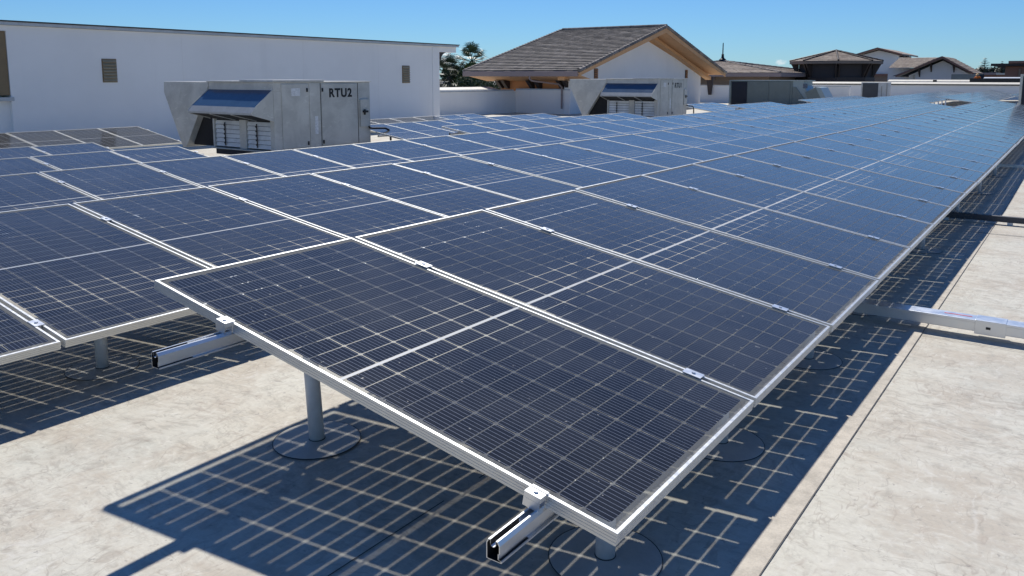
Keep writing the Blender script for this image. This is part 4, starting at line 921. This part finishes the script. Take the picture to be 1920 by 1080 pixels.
# ------------------------------------------------------------------ vegetation
def fan_palm(name, lab, loc, h, n, fr, mat, seed, group=None):
    rnd = random.Random(seed); e = thing("palm_tree", lab, "palm tree", loc, group); X, Y, Z = loc
    mb = MB(); k = 8
    for i in range(k):
        a_, b_ = h * i / k, h * (i + 1) / k; mb.tube((0, 0, a_), (0, 0, b_), 0.30 - 0.10 * i / k, 0.30 - 0.10 * (i + 1) / k, 12, cap=False)
    place_child(mb.mesh("trunk", M['trunk']), "trunk", e)
    mb = MB()
    for i in range(n):
        az = i * 2.39996 + rnd.uniform(-0.25, 0.25); f = (i + 0.5) / n; el = R(84 - 122 * f ** 0.9 + rnd.uniform(-9, 9)); pl = fr * rnd.uniform(0.45, 0.74)
        d = Vector((math.cos(az) * math.cos(el), math.sin(az) * math.cos(el), math.sin(el)))
        base = Vector((0, 0, h)); tip = base + d * pl + Vector((0, 0, -0.10 * pl))
        mb.tube(base, tip, 0.035, 0.022, 4, cap=False)
        side = d.cross(Vector((0, 0, 1)))
        side = side.normalized() if side.length > 0.05 else Vector((1, 0, 0)); upv = side.cross(d).normalized()
        m_ = 15
        for j in range(m_):
            an = R(-84 + 168 * j / (m_ - 1)); ll = fr * 0.52 * (0.62 + 0.38 * math.cos(an)) * rnd.uniform(0.88, 1.08)
            dd = (d * math.cos(an) + side * math.sin(an)).normalized(); w_ = dd.cross(upv) * 0.045
            mid = tip + dd * ll * 0.6 + upv * 0.06 * ll; end = tip + dd * ll - Vector((0, 0, 0.22 * ll * rnd.uniform(0.5, 1.6)))
            mb.add([tip - w_ * 0.5, tip + w_ * 0.5, mid + w_, mid - w_, end], [(0, 1, 2, 3), (3, 2, 4)])
    place_child(mb.mesh("crown", mat), "crown", e)
    # skirt of dead leaves
    mb = MB()
    for i in range(26):
        az = rnd.uniform(0, 2 * math.pi); r_ = rnd.uniform(0.2, 0.45); z0 = h - rnd.uniform(0.1, 1.4)
        p = Vector((0.2 * math.cos(az), 0.2 * math.sin(az), z0)); q = p + Vector((r_ * math.cos(az), r_ * math.sin(az), -rnd.uniform(0.5, 1.0))); w_ = Vector((-math.sin(az), math.cos(az), 0)) * 0.07
        mb.add([p - w_, p + w_, q], [(0, 1, 2)])
    place_child(mb.mesh("dead_leaf_skirt", M['trunk']), "dead_leaf_skirt", e)
    return e
def leafy(name, lab, loc, lobes, n, size, mat, seed, cat="tree", trunk=True, group=None):
    rnd = random.Random(seed); e = thing(name, lab, cat, loc, group); mb = MB()
    for i in range(n):
        c, r_ = lobes[rnd.randrange(len(lobes))]
        v = Vector((rnd.gauss(0, 1), rnd.gauss(0, 1), rnd.gauss(0, 1))).normalized() * (rnd.random() ** 0.45)
        p = Vector(c) + Vector((v.x * r_[0], v.y * r_[1], v.z * r_[2]))
        a_ = Vector((rnd.gauss(0, 1), rnd.gauss(0, 1), rnd.gauss(0, 1))).normalized(); b_ = a_.orthogonal().normalized(); s = size * rnd.uniform(0.5, 1.3)
        mb.add([p - a_ * s, p + b_ * s * 0.45, p + a_ * s, p - b_ * s * 0.45], [(0, 1, 2, 3)])
    place_child(mb.mesh("crown", mat), "crown", e)
    if trunk:
        mb = MB(); zz = min(c[2] for c, r_ in lobes); mb.tube((0, 0, 0), (0, 0, max(zz, 0.5)), 0.22, 0.12, 8)
        for c, r_ in lobes: mb.tube((0, 0, max(zz * 0.6, 0.3)), c, 0.10, 0.03, 6)
        place_child(mb.mesh("trunk", M['trunk']), "trunk", e)
    return e
def conifer(lab, loc, h, w, seed, mat=None, group="dark conifers beyond the roofs"):
    rnd = random.Random(seed); e = thing("conifer_tree", lab, "tree", loc, group); mb = MB(); tiers = int(h * 3.2)
    for i in range(tiers):
        t = i / tiers; z = h * (0.10 + 0.90 * t); r_ = w * 1.5 * (1 - t) ** 0.9 * rnd.uniform(0.65, 1.15) + 0.08
        for j in range(13):
            az = rnd.uniform(0, 2 * math.pi); rr = r_ * rnd.uniform(0.6, 1.1); d = Vector((math.cos(az), math.sin(az), 0)); s_ = Vector((-d.y, d.x, 0))
            p = Vector((0, 0, z)); q = p + d * rr + Vector((0, 0, -0.28 * rr))
            for m_ in range(4):
                f = 0.25 + 0.25 * m_; c = p.lerp(q, f); ww = 0.30 * rr * (1.15 - f) + 0.09
                mb.add([c - d * 0.12 * rr, c + s_ * ww - d * -0.06 + Vector((0, 0, -.10)), c + d * 0.2 * rr + Vector((0, 0, -0.04)), c - s_ * ww + Vector((0, 0, -.10))], [(0, 1, 2, 3)])
    place_child(mb.mesh("crown", mat or M['conifer']), "crown", e)
    mb = MB(); mb.tube((0, 0, 0), (0, 0, h * 0.97), 0.18, 0.02, 8); place_child(mb.mesh("trunk", M['trunk']), "trunk", e)
    return e
fan_palm("p", "tall fan palm rising left of the tiled gable house", (-59.0, 75, -7), 10.0, 32, 2.5, M['palm'], 3)
fan_palm("p", "lower dark fan palm tucked beside the end of the tall white wall", (-59.6, 71.5, -7), 8.3, 32, 2.8, M['palmdark'], 5)
leafy("leafy_tree", "light green leafy tree between the two palms", (-57.4, 72.5, -7), [((0, 0, 8.0), (1.6, 1.5, 1.6)), ((1.2, 0, 7.2), (1.4, 1.3, 1.4)), ((-1.2, 0, 7.0), (1.3, 1.3, 1.3)), ((0.4, 0, 9.1), (0.9, 0.9, 0.8))], 5200, 0.16, M['leaf'], 11)
leafy("shrub", "dark shrub mass under the eave of the gable house", (-52.9, 69, -7), [((0, 0, 6.6), (2.2, 1.4, 1.4)), ((1.9, 0, 6.4), (1.6, 1.2, 1.2)), ((-2.2, 0, 7.0), (1.4, 1.2, 1.5))], 5200, 0.15, M['shrub'], 12, "shrub")
leafy("shrub", "dark shrub at the foot of the lower palm", (-59.4, 74, -7), [((0, 0, 7.6), (3.2, 1.3, 1.7)), ((-1.8, 0, 8.4), (1.6, 1.2, 1.2)), ((2.4, 0, 7.4), (2.0, 1.2, 1.4))], 8500, 0.15, M['shrub'], 13, "shrub")
e = thing("carport", "dark low carport roof below the palms", "carport", (-56, 70, -7))
mb = MB(); mb.prism([(-57.0, 70, 0.70), (-55.4, 70, 0.70), (-54.7, 70, 0.1), (-57.0, 70, 0.1)], (0, 2, 0)); mb.build("roof", M['grill_dark'], e)
mb = MB(); mb.box((-57.05, 69.9, 0.705), (-55.4, 72, 0.76)); mb.build("roof_edge", M['cap'], e)
mb = MB()
for xx in (-56.8, -55.4): mb.box((xx, 70.3, -7), (xx + 0.2, 70.5, 0.1))
mb.build("post", M['dkbrown'], e)
for i, (x, h, w, lab) in enumerate(((-15.8, 11.0, 2.2, "slim dark conifer just right of the white gable house"), (-13.3, 12.3, 3.4, "tallest conifer with open branches right of the gable house"), (-12.3, 11.0, 2.0, "narrow conifer close beside the tallest one"), (-10.75, 11.7, 2.4, "dark conifer behind the overhang of the brown building"), (-11.5, 10.4, 1.8, "small conifer left of the brown building"))):
    conifer(lab, (x, 160, -7), h - 0.4, w, 40 + i)
for i, (x, h) in enumerate(((-46.7, 10.1), (-46.15, 10.2), (-45.25, 10.7), (-44.5, 10.2), (-45.7, 9.7))):
    conifer("distant dark conifer beside the octagonal pavilion, %s of five from the left" % ("first", "second", "fourth", "fifth", "third")[i], (x, 160, -7), h, 1.0, 60 + i, group="distant conifers left of the pavilion")
leafy("tree_belt", "green belt of far trees on the right horizon", (-12.6, 165, -7), [((x, 0, 8.8 + random.uniform(-0.4, 0.5)), (1.1, 1.5, 1.0)) for x in (-3.6, -2.6, -1.6, -0.5, 0.6, 1.6, 2.6, 3.6)], 7000, 0.22, M['far'], 21, "trees", False)["kind"] = "stuff"
leafy("tree_belt", "low green treetops between the finial house and the pavilion", (-22.0, 95, -7), [((x, 0, 7.6 + random.uniform(-0.2, 0.3)), (0.9, 1.0, 0.75)) for x in (-6.4, -5.2, -4.1, -3.0)], 4200, 0.15, M['leaf'], 22, "trees", False)["kind"] = "stuff"
